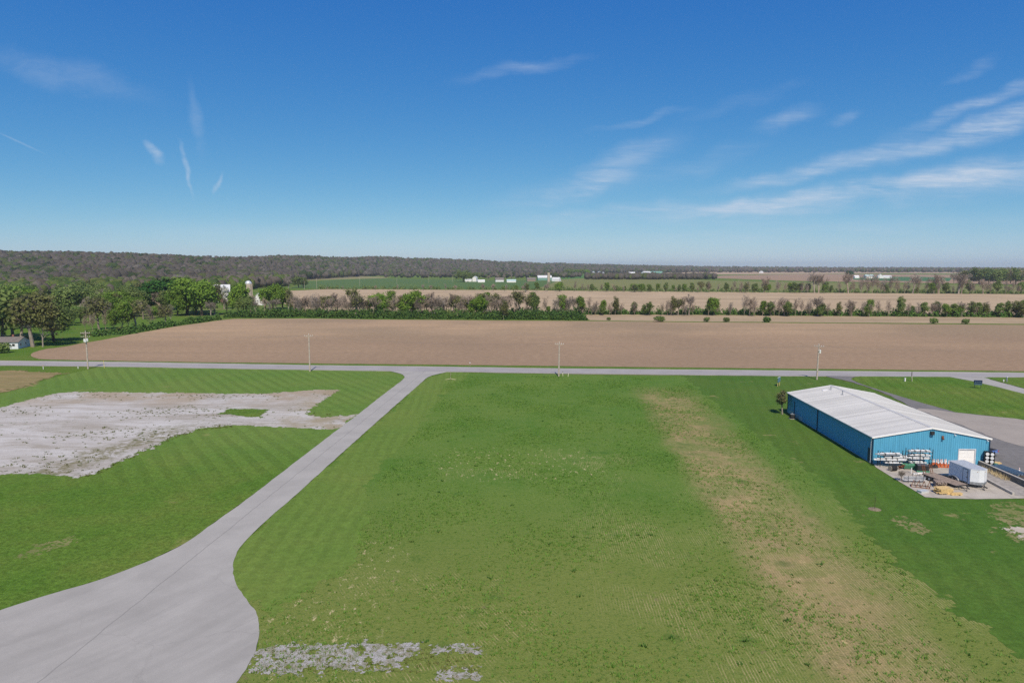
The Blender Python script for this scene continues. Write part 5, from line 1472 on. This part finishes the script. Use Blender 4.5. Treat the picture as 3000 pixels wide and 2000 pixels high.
MB().add([(-.8, -.45, .12), (.8, -.45, .12), (.8, .45, .12), (-.8, .45, .12), (-1.0, -.6, .6), (1.0, -.6, .6), (1.0, .6, .6), (-1.0, .6, .6)], ((0,3,2,1),(0,1,5,4),(1,2,6,5),(2,3,7,6),(3,0,4,7))).add([(-.9, -.52, .45), (.9, -.52, .45), (.9, .52, .45), (-.9, .52, .45)], ((0, 1, 2, 3),)).build('tub', GREEN, gs)
for sx in (-.95, .95):
    for sy in (-.55, .55): MB().box((sx, sy, .5), (.07, .07, 1.0)).build('corner_post', GREEN, gs)
ck = empty('crate', (60.2, 97.6, .094), R(-9)); tag(ck, 'dark slatted crate on green skids in the yard', 'crate')
for k in range(6):
    for s in (-1, 1): MB().box((0, s * .5, .3 + .13 * k), (1.5, .05, .11)).build('slat', DGREY, ck)
    for s in (-1, 1): MB().box((s * .75, 0, .3 + .13 * k), (.05, 1.0, .11)).build('slat', DGREY, ck)
MB().box((0, 0, .98), (1.55, 1.08, .05)).build('lid', plain('charcoal lid', (.09, .09, .105), .7), ck)
for s in (-.45, .45): MB().box((0, s, .12), (1.75, .12, .22)).build('skid', GREEN, ck)
pv = empty('pipe_post', (58.1, 96.7, .094)); tag(pv, 'short white pipe standing upright in the yard', 'pipe')
MB().tube((0, 0, 0), (.03, 0, .85), .06, .06, 8).build('tube', WHITE2, pv); MB().tube((.03, 0, .85), (.03, 0, .92), .075, .075, 8).build('cap', GREEN, pv)
tag(MB().box((59.1, 96.4, .16), (2.1, .22, .12), rz=.30).box((59.1, 96.4, .235), (2.06, .16, .03), rz=.30).build('plank', WHITE), 'long white plank lying in front of the dark crate', 'plank')
tp = MB(); k_ = 9
for i in range(k_):
    for j in range(5): tp.v.append((-.9 + 1.8 * i / (k_ - 1), -.5 + .25 * j, .05 + .55 * max(0, 1 - abs(j - 2) / 2.2) * (.55 + .45 * math.sin(i * 1.7 + j))))
for i in range(k_ - 1):
    for j in range(4): tp.f.append((i * 5 + j, (i + 1) * 5 + j, (i + 1) * 5 + j + 1, i * 5 + j + 1))
o = tp.build('tarpaulin', plain('black tarpaulin', (.03, .025, .025), .7, var=.4)); o.location = (62.7, 99.6, .094); tag(o, 'crumpled dark tarpaulin between the right rack and the cones', 'tarpaulin')
# traffic cones
def cone(x, y, label, h=.9, mat=ORANGE, tilt=0.0, group='traffic cones by the gable wall'):
    root = empty('traffic_cone', (x, y, .094), br.uniform(0, 1)); tag(root, label, 'traffic cone', group)
    MB().box((0, 0, .025), (.42, .42, .05)).build('base', ORANGE, root)
    p = lambda z: .15 * (1 - z / h) + .03
    MB().lathe((0, 0, .05), [(p(0), 0), (p(h), h - .05)], 10).build('body', mat, root)
    for z0, z1 in ((.42, .62), (.70, .80)): MB().lathe((0, 0, .05), [(p(z0) + .004, z0 * h / .9), (p(z1) + .004, z1 * h / .9)], 10).build('stripe', WHITE2, root)
for i, (xx, yy) in enumerate(((63.9, 99.75), (64.35, 99.65), (64.85, 99.6), (65.35, 99.55))):
    cone(xx, yy, f'{ORD(i + 1)} traffic cone from the left in the front row by the gable wall', 1.15)
for i in range(8):
    cone(63.55 + .3 * i, 100.55 + .12 * (i % 2), f'{ORD(i + 1)} traffic cone from the left in the back row against the gable wall', 1.0)
cone(73.2, 95.9, 'lone traffic cone on the asphalt beyond the retaining wall', 1.1, group='lone cone')
# retaining walls of the loading ramp
def yard_wall(pts, h0, h1, t, mat_, label):
    root = empty('retaining_wall', (0, 0, 0)); tag(root, label, 'wall', 'walls of the loading ramp')
    n_ = len(pts) - 1; m = MB(); cp = MB()
    for i in range(n_):
        a, b = Vector((*pts[i], 0)), Vector((*pts[i + 1], 0)); d = (b - a).normalized(); s = Vector((-d.y, d.x, 0)) * t / 2
        ha, hb = h0 + (h1 - h0) * i / n_, h0 + (h1 - h0) * (i + 1) / n_
        up = Vector((0, 0, 1))
        m.add([a - s, b - s, b + s, a + s, a - s + up * ha, b - s + up * hb, b + s + up * hb, a + s + up * ha], ((0,3,2,1),(4,5,6,7),(0,1,5,4),(1,2,6,5),(2,3,7,6),(3,0,4,7)))
        s2 = s * 1.15
        cp.add([a - s2 + up * (ha + .002), b - s2 + up * (hb + .002), b + s2 + up * (hb + .002), a + s2 + up * (ha + .002), a - s2 + up * (ha + .06), b - s2 + up * (hb + .06), b + s2 + up * (hb + .06), a + s2 + up * (ha + .06)], ((0,3,2,1),(4,5,6,7),(0,1,5,4),(1,2,6,5),(2,3,7,6),(3,0,4,7)))
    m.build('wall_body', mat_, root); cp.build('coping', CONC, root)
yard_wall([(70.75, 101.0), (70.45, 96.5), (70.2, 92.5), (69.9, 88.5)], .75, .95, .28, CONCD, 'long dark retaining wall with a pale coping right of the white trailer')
yard_wall([(66.75, 93.8), (66.35, 90.5), (66.05, 87.2)], .35, .35, .25, CONC, 'low concrete kerb wall in front of the white trailer')
sheet('dock_ramp', [(67.0, 99.5), (66.6, 93.8), (66.2, 87.0), (69.7, 87.0), (70.2, 96), (70.5, 100.5)], .104, plain('ramp concrete', (.30, .28, .25), .9, scale=1.5, var=.2), world=True)
# dry reeds against the wall
rng_ = np.random.default_rng(12); k = 260
bx_ = np.stack([rng_.uniform(69.2, 70.1, k), rng_.uniform(93.2, 98.5, k), np.zeros(k)], 1); tipx = bx_ + np.stack([rng_.normal(0, .3, k) - .2, rng_.normal(0, .3, k), rng_.uniform(.4, 1.0, k)], 1)
vv = np.stack([bx_ + [.02, 0, .1], bx_ + [-.02, .0, .1], tipx], 1).reshape(-1, 3)
me = np_mesh('dry_weeds', vv, faces_tri=np.arange(3 * k).reshape(k, 3)); me.materials.append(plain('dry stalks', (.42, .34, .19), .9, var=.3))
tag(link_mesh('dry_weeds', me), 'dry yellow weeds growing against the retaining wall', 'weeds', kind='stuff')
# stacked barrels laid on their sides
stk = empty('barrel_rack', (71.45, 100.2, .1), R(-28)); tag(stk, 'rack of black drums with white ends at the right corner of the building', 'drum rack')
for j in range(4):
    d_ = empty('drum'); d_.parent = stk
    MB().tube((0, -.45, .3 + .56 * j), (0, .75, .3 + .56 * j), .27, .27, 14).build('barrel', BLACK, d_)
    MB().tube((0, -.52, .3 + .56 * j), (0, -.45, .3 + .56 * j), .23, .23, 14).build('end_cap', WHITE2, d_)
    d2 = empty('drum'); d2.parent = stk
    MB().tube((.6, -.45, .3 + .56 * j), (.6, .75, .3 + .56 * j), .27, .27, 14).build('barrel', BLACK, d2)
    MB().tube((.6, -.52, .3 + .56 * j), (.6, -.45, .3 + .56 * j), .23, .23, 14).build('end_cap', WHITE2, d2)
for xx in (-.32, .92): MB().box((xx, .1, 1.15), (.06, 1.0, 2.3)).build('side_frame', DGREY, stk)
tag(MB().tube((72.15, 99.2, .09), (72.15, 99.2, .75), .22, .26, 12).tube((72.15, 99.2, .75), (72.15, 99.2, .79), .28, .28, 12).build('bin', GREEN), 'green bin at the foot of the drum rack', 'bin')
lumber('lumber_pile', 73.6, 101.6, .09, R(12), 4, 2, 2.2, PINE, 'few yellow planks on the asphalt behind the drum rack', 'lumber pile', .2, .08, .05, 11)
# steel lengths and galvanised railing beyond the wall
stl = empty('steel_bundle', (71.6, 95.7, .1), R(6)); tag(stl, 'blue-grey bundle of steel sections on bearers beyond the retaining wall', 'steel bundle')
for k in range(10): MB().box((-.75 + .17 * k, .1 * (k % 3), .72 + .1 * (k % 2)), (.12, 4.8, .12)).build('section', plain('primed steel', (.16, .24, .31), .5, .2) if k == 0 else bpy.data.materials['primed steel'], stl)
for yy in (-1.6, 0, 1.6): MB().box((0, yy, .3), (1.9, .14, .6)).build('bearer', OLDWOOD, stl)
rl = empty('railing', (71.35, 91.0, .1), R(4)); tag(rl, 'low galvanised railing along the ramp at the right edge', 'railing')
for k in range(5): MB().tube((0, -2.6 + 1.3 * k, 0), (0, -2.6 + 1.3 * k, 1.05), .035, .035, 6).build('post', GREY, rl)
for z in (.5, 1.0): MB().tube((0, -2.7, z), (0, 2.7, z), .03, .03, 6).build('rail', GREY, rl)
# parked car behind the building
cr = empty('parked_car', (75.3, 107.9, .085), R(112)); tag(cr, 'blue and white pickup parked beyond the right wall of the building', 'car')
pr = [(-2.7, .45), (-2.7, .98), (-.75, 1.0), (-.45, 1.02), (1.2, 1.02), (2.5, .92), (2.72, .75), (2.72, .42)]
lo = MB().prism(pr, -.92, .92, 'Y')
lo.build('body', CARBLUE, cr)
MB().prism([(-2.69, .50), (-2.69, .70), (2.70, .70), (2.70, .50)], -.935, .935, 'Y').build('side_stripe', WHITE2, cr)
MB().prism([(-.7, 1.02), (-.55, 1.68), (.75, 1.68), (1.35, 1.02)], -.80, .80, 'Y').build('cab', BLACK, cr)
MB().prism([(-.58, 1.12), (-.47, 1.6), (.68, 1.6), (1.12, 1.12)], -.812, .812, 'Y').build('window', GLASS, cr)
MB().box((-1.72, 0, 1.015), (1.7, 1.55, .05)).build('bed_cover', BLACK, cr)
for xx in (-1.7, 1.75):
    for s in (-1, 1): wheel(cr, (xx, s * .85, .38), .38, .24, 'Y', WHITE2)
for s in (-.75, .75): MB().box((2.72, s, .78), (.04, .3, .16)).build('headlight', WHITE2, cr)
for s in (-.82, .82): MB().box((-2.71, s, .82), (.04, .14, .26)).build('tail_light', plain('red lens', (.45, .02, .02), .3) if s < 0 else bpy.data.materials['red lens'], cr)
MB().box((-2.8, 0, .52), (.16, 1.75, .16)).build('bumper', GREY, cr)

# ------------------------------------------------------------------ houses, barns and silos
def house(name, u, v, w_, d_, hw_, hr, wall, roofm, rz, label, cat='house', windows=(), door=None, chimney=False, z=0.0):
    """gabled block: ridge along local x; front wall faces local -y"""
    x, y = survey(u, v)
    root = empty(name, (x, y, z), rz); tag(root, label, cat)
    m = MB().prism([(-d_ / 2, -.3), (d_ / 2, -.3), (d_ / 2, hw_), (0, hw_ + hr), (-d_ / 2, hw_)], -w_ / 2, w_ / 2, 'X'); m.build('wall', wall, root)
    sl_ = math.hypot(d_ / 2, hr); a = math.atan2(hr, d_ / 2); ov = .35
    rf_ = MB()
    for s in (-1, 1):
        rf_.box((0, s * (d_ / 4 + ov / 2 * math.cos(a)), hw_ + hr / 2 - ov / 2 * math.sin(a) + .10), (w_ + 2 * ov, sl_ + ov, .14), rx=-s * a)
    ro = rf_.build('roof', roofm, root)
    if chimney: MB().box((w_ * .2, .3, hw_ + hr + .3), (.6, .6, 1.2)).build('chimney', REDROOF, ro)
    for (side, p, zz, ww, hh) in windows:
        if side == 'front': c, dm = (p, -d_ / 2 - .02, zz), (ww, .08, hh)
        elif side == 'right': c, dm = (w_ / 2 + .02, p, zz), (.08, ww, hh)
        else: c, dm = (-w_ / 2 - .02, p, zz), (.08, ww, hh)
        wdw = MB().box(c, dm).build('window', WHITE, root)
        MB().box((c[0] + (.03 if side == 'right' else -.03 if side == 'left' else 0), c[1] - (.03 if side == 'front' else 0), c[2]), (dm[0] * (.8 if side == 'front' else 1), dm[1] * (1 if side == 'front' else .8), dm[2] * .82)).build('pane', GLASS, wdw)
    if door:
        MB().box((door[0], -d_ / 2 - .02, door[2] / 2), (door[1], .08, door[2])).build('door', door[3], root)
    return root
# white bungalow by the road, only its gable end in view
house('bungalow', 20, 1019, 11.5, 9.0, 2.5, 1.5, SIDING, SHINGLE, R(12), 'white bungalow with a grey shingle roof at the left edge by the road', windows=(('right', -2.6, 1.5, 1.0, 1.1), ('right', 1.2, 1.6, .8, .9), ('front', 4.3, 1.5, 1.1, 1.0), ('front', 1.2, 1.5, 1.4, 1.2)), chimney=True)
house('farmhouse', 213, 889, 8, 5.2, 4.6, 2.8, WHITE, REDROOF, R(84), 'white gabled farmhouse with a red roof among the valley trees', windows=(('left', -1.2, 1.8, .9, 1.3), ('left', 1.2, 1.8, .9, 1.3), ('left', 0, 4.4, .8, 1.1)), z=.5)
house('shed', 252, 885, 7, 4.5, 2.8, 1.6, REDROOF, REDROOF, R(10), 'small red-roofed shed right of the white valley farmhouse', 'shed')
house('long_barn', 398, 884, 14, 6, 3.6, 2.0, WHITE2, GALVROOF, R(3), 'long low pale-roofed barn left of the dark green maple', 'barn')
house('white_shed', 424, 886, 5, 5, 5.0, 2.4, WHITE, GALVROOF, R(80), 'white gabled shed touching the dark green maple', 'shed')
house('barn', 651, 884, 13, 11, 9.0, 5.5, WHITE, GALVROOF, R(20), 'big white barn with a pale metal roof behind the bright green trees', 'barn', door=(0, 3, 4, REDROOF))
house('barn', 766, 893, 7.5, 7.5, 5.2, 4.0, WHITE, GALVROOF, R(70), 'small white gabled barn right of the tall silo', 'barn', windows=(('left', 0, 3.2, 1.0, 1.2),))
house('cottage', 25, 852, 9, 6, 4, 2.4, WHITE2, SHINGLE, R(30), 'pale cottage half hidden in trees at the far left', windows=(('front', -2, 2, .9, 1.1), ('front', 2, 2, .9, 1.1)))
house('cottage', 42, 878, 9, 6, 3.6, 2.2, WHITE2, GALVROOF, R(-20), 'second pale cottage among the left-hand valley trees', windows=(('front', -2, 2, .9, 1.1), ('front', 2, 2, .9, 1.1)))
def silo(u, v, h, r, mat_, dome, label, name='silo', cap_h=None, cat='silo', hoops=True):
    x, y = survey(u, v); root = empty(name, (x, y, 0)); tag(root, label, cat)
    MB().lathe((0, 0, -.2), [(r, 0), (r, h)], 20).build('shaft', mat_, root)
    hp = cap_h if cap_h else r
    MB().lathe((0, 0, h - .2), [(r * 1.03, 0)] + [(r * 1.03 * math.cos(t), hp * math.sin(t)) for t in (.35, .7, 1.05, 1.4)], 20).build('dome', dome, root)
    if hoops:
        n_ = int(h / 1.2)
        for k in range(n_): MB().lathe((0, 0, .6 + 1.2 * k), [(r + .03, 0), (r + .03, .12)], 20).build('hoop', plain('silo hoop', (.22, .19, .165), .8) if 'silo hoop' not in bpy.data.materials else bpy.data.materials['silo hoop'], root)
    MB().box((r + .3, 0, h / 2), (.5, .6, h)).build('chute', mat_, root)
silo(730, 884, 15.5, 2.7, CREAM, plain('aluminium dome', (.62, .64, .66), .35, .3), 'tall stave silo with a shiny domed cap behind the hedgerow')
silo(1607, 826, 17.5, 2.4, CREAM, CREAM, 'distant open tan silo beside the grey farm barn', hoops=False, cap_h=.6)
for i, (u, r) in enumerate(((1738, 5.2), (1755, 5.8), (1767, 4.4))):
    silo(u, 806, 10.5 if i != 2 else 8, r, plain('corrugated bin steel', (.55, .57, .60), .35, .4) if i == 0 else bpy.data.materials['corrugated bin steel'], GREY if i else GREY, f'{("left", "middle", "right")[i]} steel grain bin of the distant row of three', 'grain_bin', cap_h=3.4, cat='grain bin', hoops=False)
for a in [('farmhouse', 1372, 825, 13, 7, 3, 2.0, WHITE, GALVROOF, .1, 'low white outbuilding left of the distant white farmhouse', 'outbuilding'),
          ('farmhouse', 1392, 825, 10, 8, 7.5, 3.0, WHITE, GALVROOF, 1.3, 'distant two-storey white farmhouse at the edge of the wheat', 'house'),
          ('garage', 1410, 827, 13, 7, 2.8, 2.0, WHITE, WHITE2, .1, 'low white garage right of the distant two-storey farmhouse', 'garage'),
          ('barn', 1463, 825.5, 16, 9, 4.0, 4.2, WHITE2, SHINGLE, .15, 'distant brown-roofed barn standing alone on the wheat', 'barn'),
          ('ranch_house', 1498, 827, 17, 8, 2.8, 2.6, WHITE, TEALROOF, .05, 'distant white house with a pale blue roof on the wheat', 'house'),
          ('barn', 1556, 824, 17, 9, 4.0, 3.5, OLDWOOD, SHINGLE, .1, 'distant brown barn left of the grey farm barn', 'barn'),
          ('barn', 1595, 821, 30, 13, 5.5, 5.0, GREENROOF, GALVROOF, .1, 'large distant barn with grey roof and green side by the tan silo', 'barn'),
          ('barn', 1630, 824, 16, 10, 4.0, 4.0, WHITE2, GALVROOF, -.5, 'distant white barn right of the tan silo', 'barn'),
          ('shed', 1311, 806, 34, 12, 4.0, 3.0, WHITE, WHITE2, .05, 'leftmost long white shed below the wooded hill', 'shed'),
          ('shed', 1348, 807, 30, 14, 5.0, 4.0, WHITE, WHITE2, .05, 'white shed above the left distant farm trees', 'shed'),
          ('cottage', 1425, 805, 8, 8, 5, 4, WHITE, WHITE2, 1.2, 'tiny white gable among bare trees below the hill', 'house'),
          ('shed', 1893, 803, 34, 16, 6.0, 5.0, WHITE, GALVROOF, .5, 'white farm shed right of the grain bins', 'shed'),
          ('shed', 1850, 803, 26, 14, 4.0, 4.0, WHITE, WHITE2, .1, 'low white shed between the grain bins and the larger shed', 'shed'),
          ('barn', 1922, 802, 48, 18, 5.0, 5.0, GREENROOF, GREENROOF, .05, 'long green-roofed barn far right of the grain bins', 'barn'),
          ('house', 2545, 815, 22, 12, 5.0, 4.0, WHITE, TEALROOF, .1, 'left white farm building beyond the emerald field', 'house'),
          ('barn', 2578, 815, 20, 12, 6.0, 4.5, WHITE, WHITE2, 1.2, 'tallest white barn beyond the emerald field', 'barn'),
          ('shed', 2596, 815, 24, 12, 4.0, 3.0, WHITE2, GALVROOF, .1, 'right low shed beyond the emerald field', 'shed'),
          ('shed', 2508, 815, 12, 9, 4.0, 3.0, WHITE, WHITE2, .1, 'small white shed left of the emerald field farm', 'shed'),
          ('shed', 2230, 800, 18, 12, 5.0, 4.0, WHITE, WHITE2, .8, 'tiny white shed on the flat right horizon', 'shed')]:
    house(*a[:11], cat=a[11])
# far line poles near the wheat field
for i, (u, vb, vt) in enumerate(((892, 848, 823), (928, 846, 815), (1054, 838, 813), (1163, 832, 810), (1256, 828, 806), (1325, 826, 804))):
    x, y = survey(u, vb); e = ray(u, vt); h = CAM_H + e[2] / e[1] * y
    root = empty('line_pole', (x, y, 0)); tag(root, f'{ORD(i + 1)} thin distant pole from the left along the wheat field', 'utility pole', 'distant poles along the wheat field')
    MB().tube((0, 0, -.3), (0, 0, h), .2, .14, 6).build('pole', POLEWOOD, root); MB().box((0, 0, h - .6), (2.4, .12, .14)).build('crossarm', POLEWOOD, root)

# ------------------------------------------------------------------ low plants too many to count
def tufts(name, n, pick, hmin, hmax, mat_, seed, label, blades=7, wide=.5):
    rng = np.random.default_rng(seed)
    P = pick(rng, n); k = len(P)
    h = rng.uniform(hmin, hmax, k)
    ang = rng.uniform(0, 2 * np.pi, (k, blades)); rad = rng.uniform(.05, 1, (k, blades)) * (h * wide)[:, None]
    bx = P[:, 0:1] + np.cos(ang) * rad; by = P[:, 1:2] + np.sin(ang) * rad
    hw_ = (h[:, None] * rng.uniform(.18, .32, (k, blades)))
    tx_ = bx + np.cos(ang) * rad * .7 + rng.normal(0, .04, (k, blades)); ty_ = by + np.sin(ang) * rad * .7
    z0 = np.full_like(bx, .03); hz = h[:, None] * rng.uniform(.5, 1.1, (k, blades))
    pa = ang + np.pi / 2 + rng.normal(0, .4, (k, blades))
    v0 = np.stack([bx - np.cos(pa) * hw_, by - np.sin(pa) * hw_, z0], -1); v1 = np.stack([bx + np.cos(pa) * hw_, by + np.sin(pa) * hw_, z0], -1); v2 = np.stack([tx_, ty_, hz + .03], -1)
    V_ = np.stack([v0, v1, v2], 2).reshape(-1, 3)
    me = np_mesh(name, V_, faces_tri=np.arange(len(V_)).reshape(-1, 3)); me.materials.append(mat_)
    return tag(link_mesh(name, me), label, 'grass', kind='stuff')
def poly_pick(px, extra=None):
    pts = np.array([survey(*p) for p in px])
    def inside(q):
        x, y = q[:, 0], q[:, 1]; c = np.zeros(len(q), bool); j = len(pts) - 1
        for i in range(len(pts)):
            xi, yi = pts[i]; xj, yj = pts[j]
            c ^= ((yi > y) != (yj > y)) & (x < (xj - xi) * (y - yi) / (yj - yi + 1e-12) + xi); j = i
        return c
    lo, hi = pts.min(0), pts.max(0)
    def f_(rng, n):
        q = rng.uniform(lo, hi, (n * 3, 2)); q = q[inside(q)]
        if extra is not None: q = q[extra(q, rng)]
        return q[:n]
    return f_
RF = [(1310, 1102), (1640, 1101), (1990, 1104), (2118, 1200), (2390, 1410), (2630, 1660), (2990, 1950), (2990, 2040), (700, 2040), (770, 1880), (745, 1790), (1050, 1640), (1050, 1475), (1205, 1282), (1270, 1205)]
def lumpy(q, rng): return (np.sin(q[:, 0] * .31 + 2 * np.sin(q[:, 1] * .13)) + np.sin(q[:, 1] * .27 + 1.7 * np.sin(q[:, 0] * .21)) + rng.normal(0, .9, len(q))) > .2
tufts('field_grass', 26000, poly_pick(RF, lumpy), .10, .26, leaf_mat('field grass blades', (.115, .225, .036), (.150, .250, .050), (.090, .190, .030), .3), 21, 'uneven green growth covering the rough field', 5, .9)
tufts('weed_tufts', 170, poly_pick(RF), .12, .3, leaf_mat('rank weeds', (.060, .150, .026), (.080, .175, .032), (.048, .120, .020), .25), 22, 'dark green weed tufts dotted over the rough field', 14, 1.1)
LOTW = [(0, 1200), (171, 1156), (660, 1158), (930, 1147), (980, 1150), (905, 1205), (1030, 1222), (985, 1255), (680, 1243), (510, 1275), (350, 1346), (230, 1390), (0, 1384)]
def patchy(q, rng): return (np.sin(q[:, 0] * .17 + 1.0) + np.sin(q[:, 1] * .33 + .6 * np.sin(q[:, 0] * .2)) + rng.normal(0, .7, len(q))) > .9
tufts('lot_weeds', 1500, poly_pick(LOTW, patchy), .12, .32, leaf_mat('lot weeds', (.100, .150, .034), (.140, .170, .048), (.160, .145, .060), .2), 23, 'scattered weeds coming up through the gravel lot', 9, 1.0)
EDGE = [(232, 1392), (287, 1379), (354, 1346), (442, 1305), (514, 1273), (580, 1252), (680, 1241), (680, 1252), (580, 1263), (514, 1284), (442, 1316), (354, 1357), (287, 1390), (232, 1402)]
tufts('edge_weeds', 420, poly_pick(EDGE), .10, .26, bpy.data.materials['lot weeds'], 24, 'ragged weeds along the lawn edge of the gravel lot', 9, 1.0)
STP = [(760, 1900), (1225, 1889), (1405, 1893), (1406, 1988), (1180, 1968), (740, 1970)]
tufts('patch_weeds', 420, poly_pick(STP), .08, .2, bpy.data.materials['lot weeds'], 25, 'weeds growing through the grey stone patches', 8, 1.0)

# ------------------------------------------------------------------ haze over the far country
HAZE_D = 7.0e-5
hz = MB().box((0, 6250, 49), (24020, 15520, 100)).build('haze', None)
hm_ = bpy.data.materials.new('thin summer haze'); hm_.use_nodes = True; ht = hm_.node_tree; ht.nodes.clear()
ho = ht.nodes.new('ShaderNodeOutputMaterial'); pvn = ht.nodes.new('ShaderNodeVolumePrincipled')
pvn.inputs['Color'].default_value = (.86, .92, 1.0, 1); pvn.inputs['Density'].default_value = HAZE_D; pvn.inputs['Anisotropy'].default_value = .2
ht.links.new(pvn.outputs[0], ho.inputs['Volume'])
hz.data.materials.append(hm_); tag(hz, 'thin pale haze lying over the whole country', 'haze', kind='stuff')
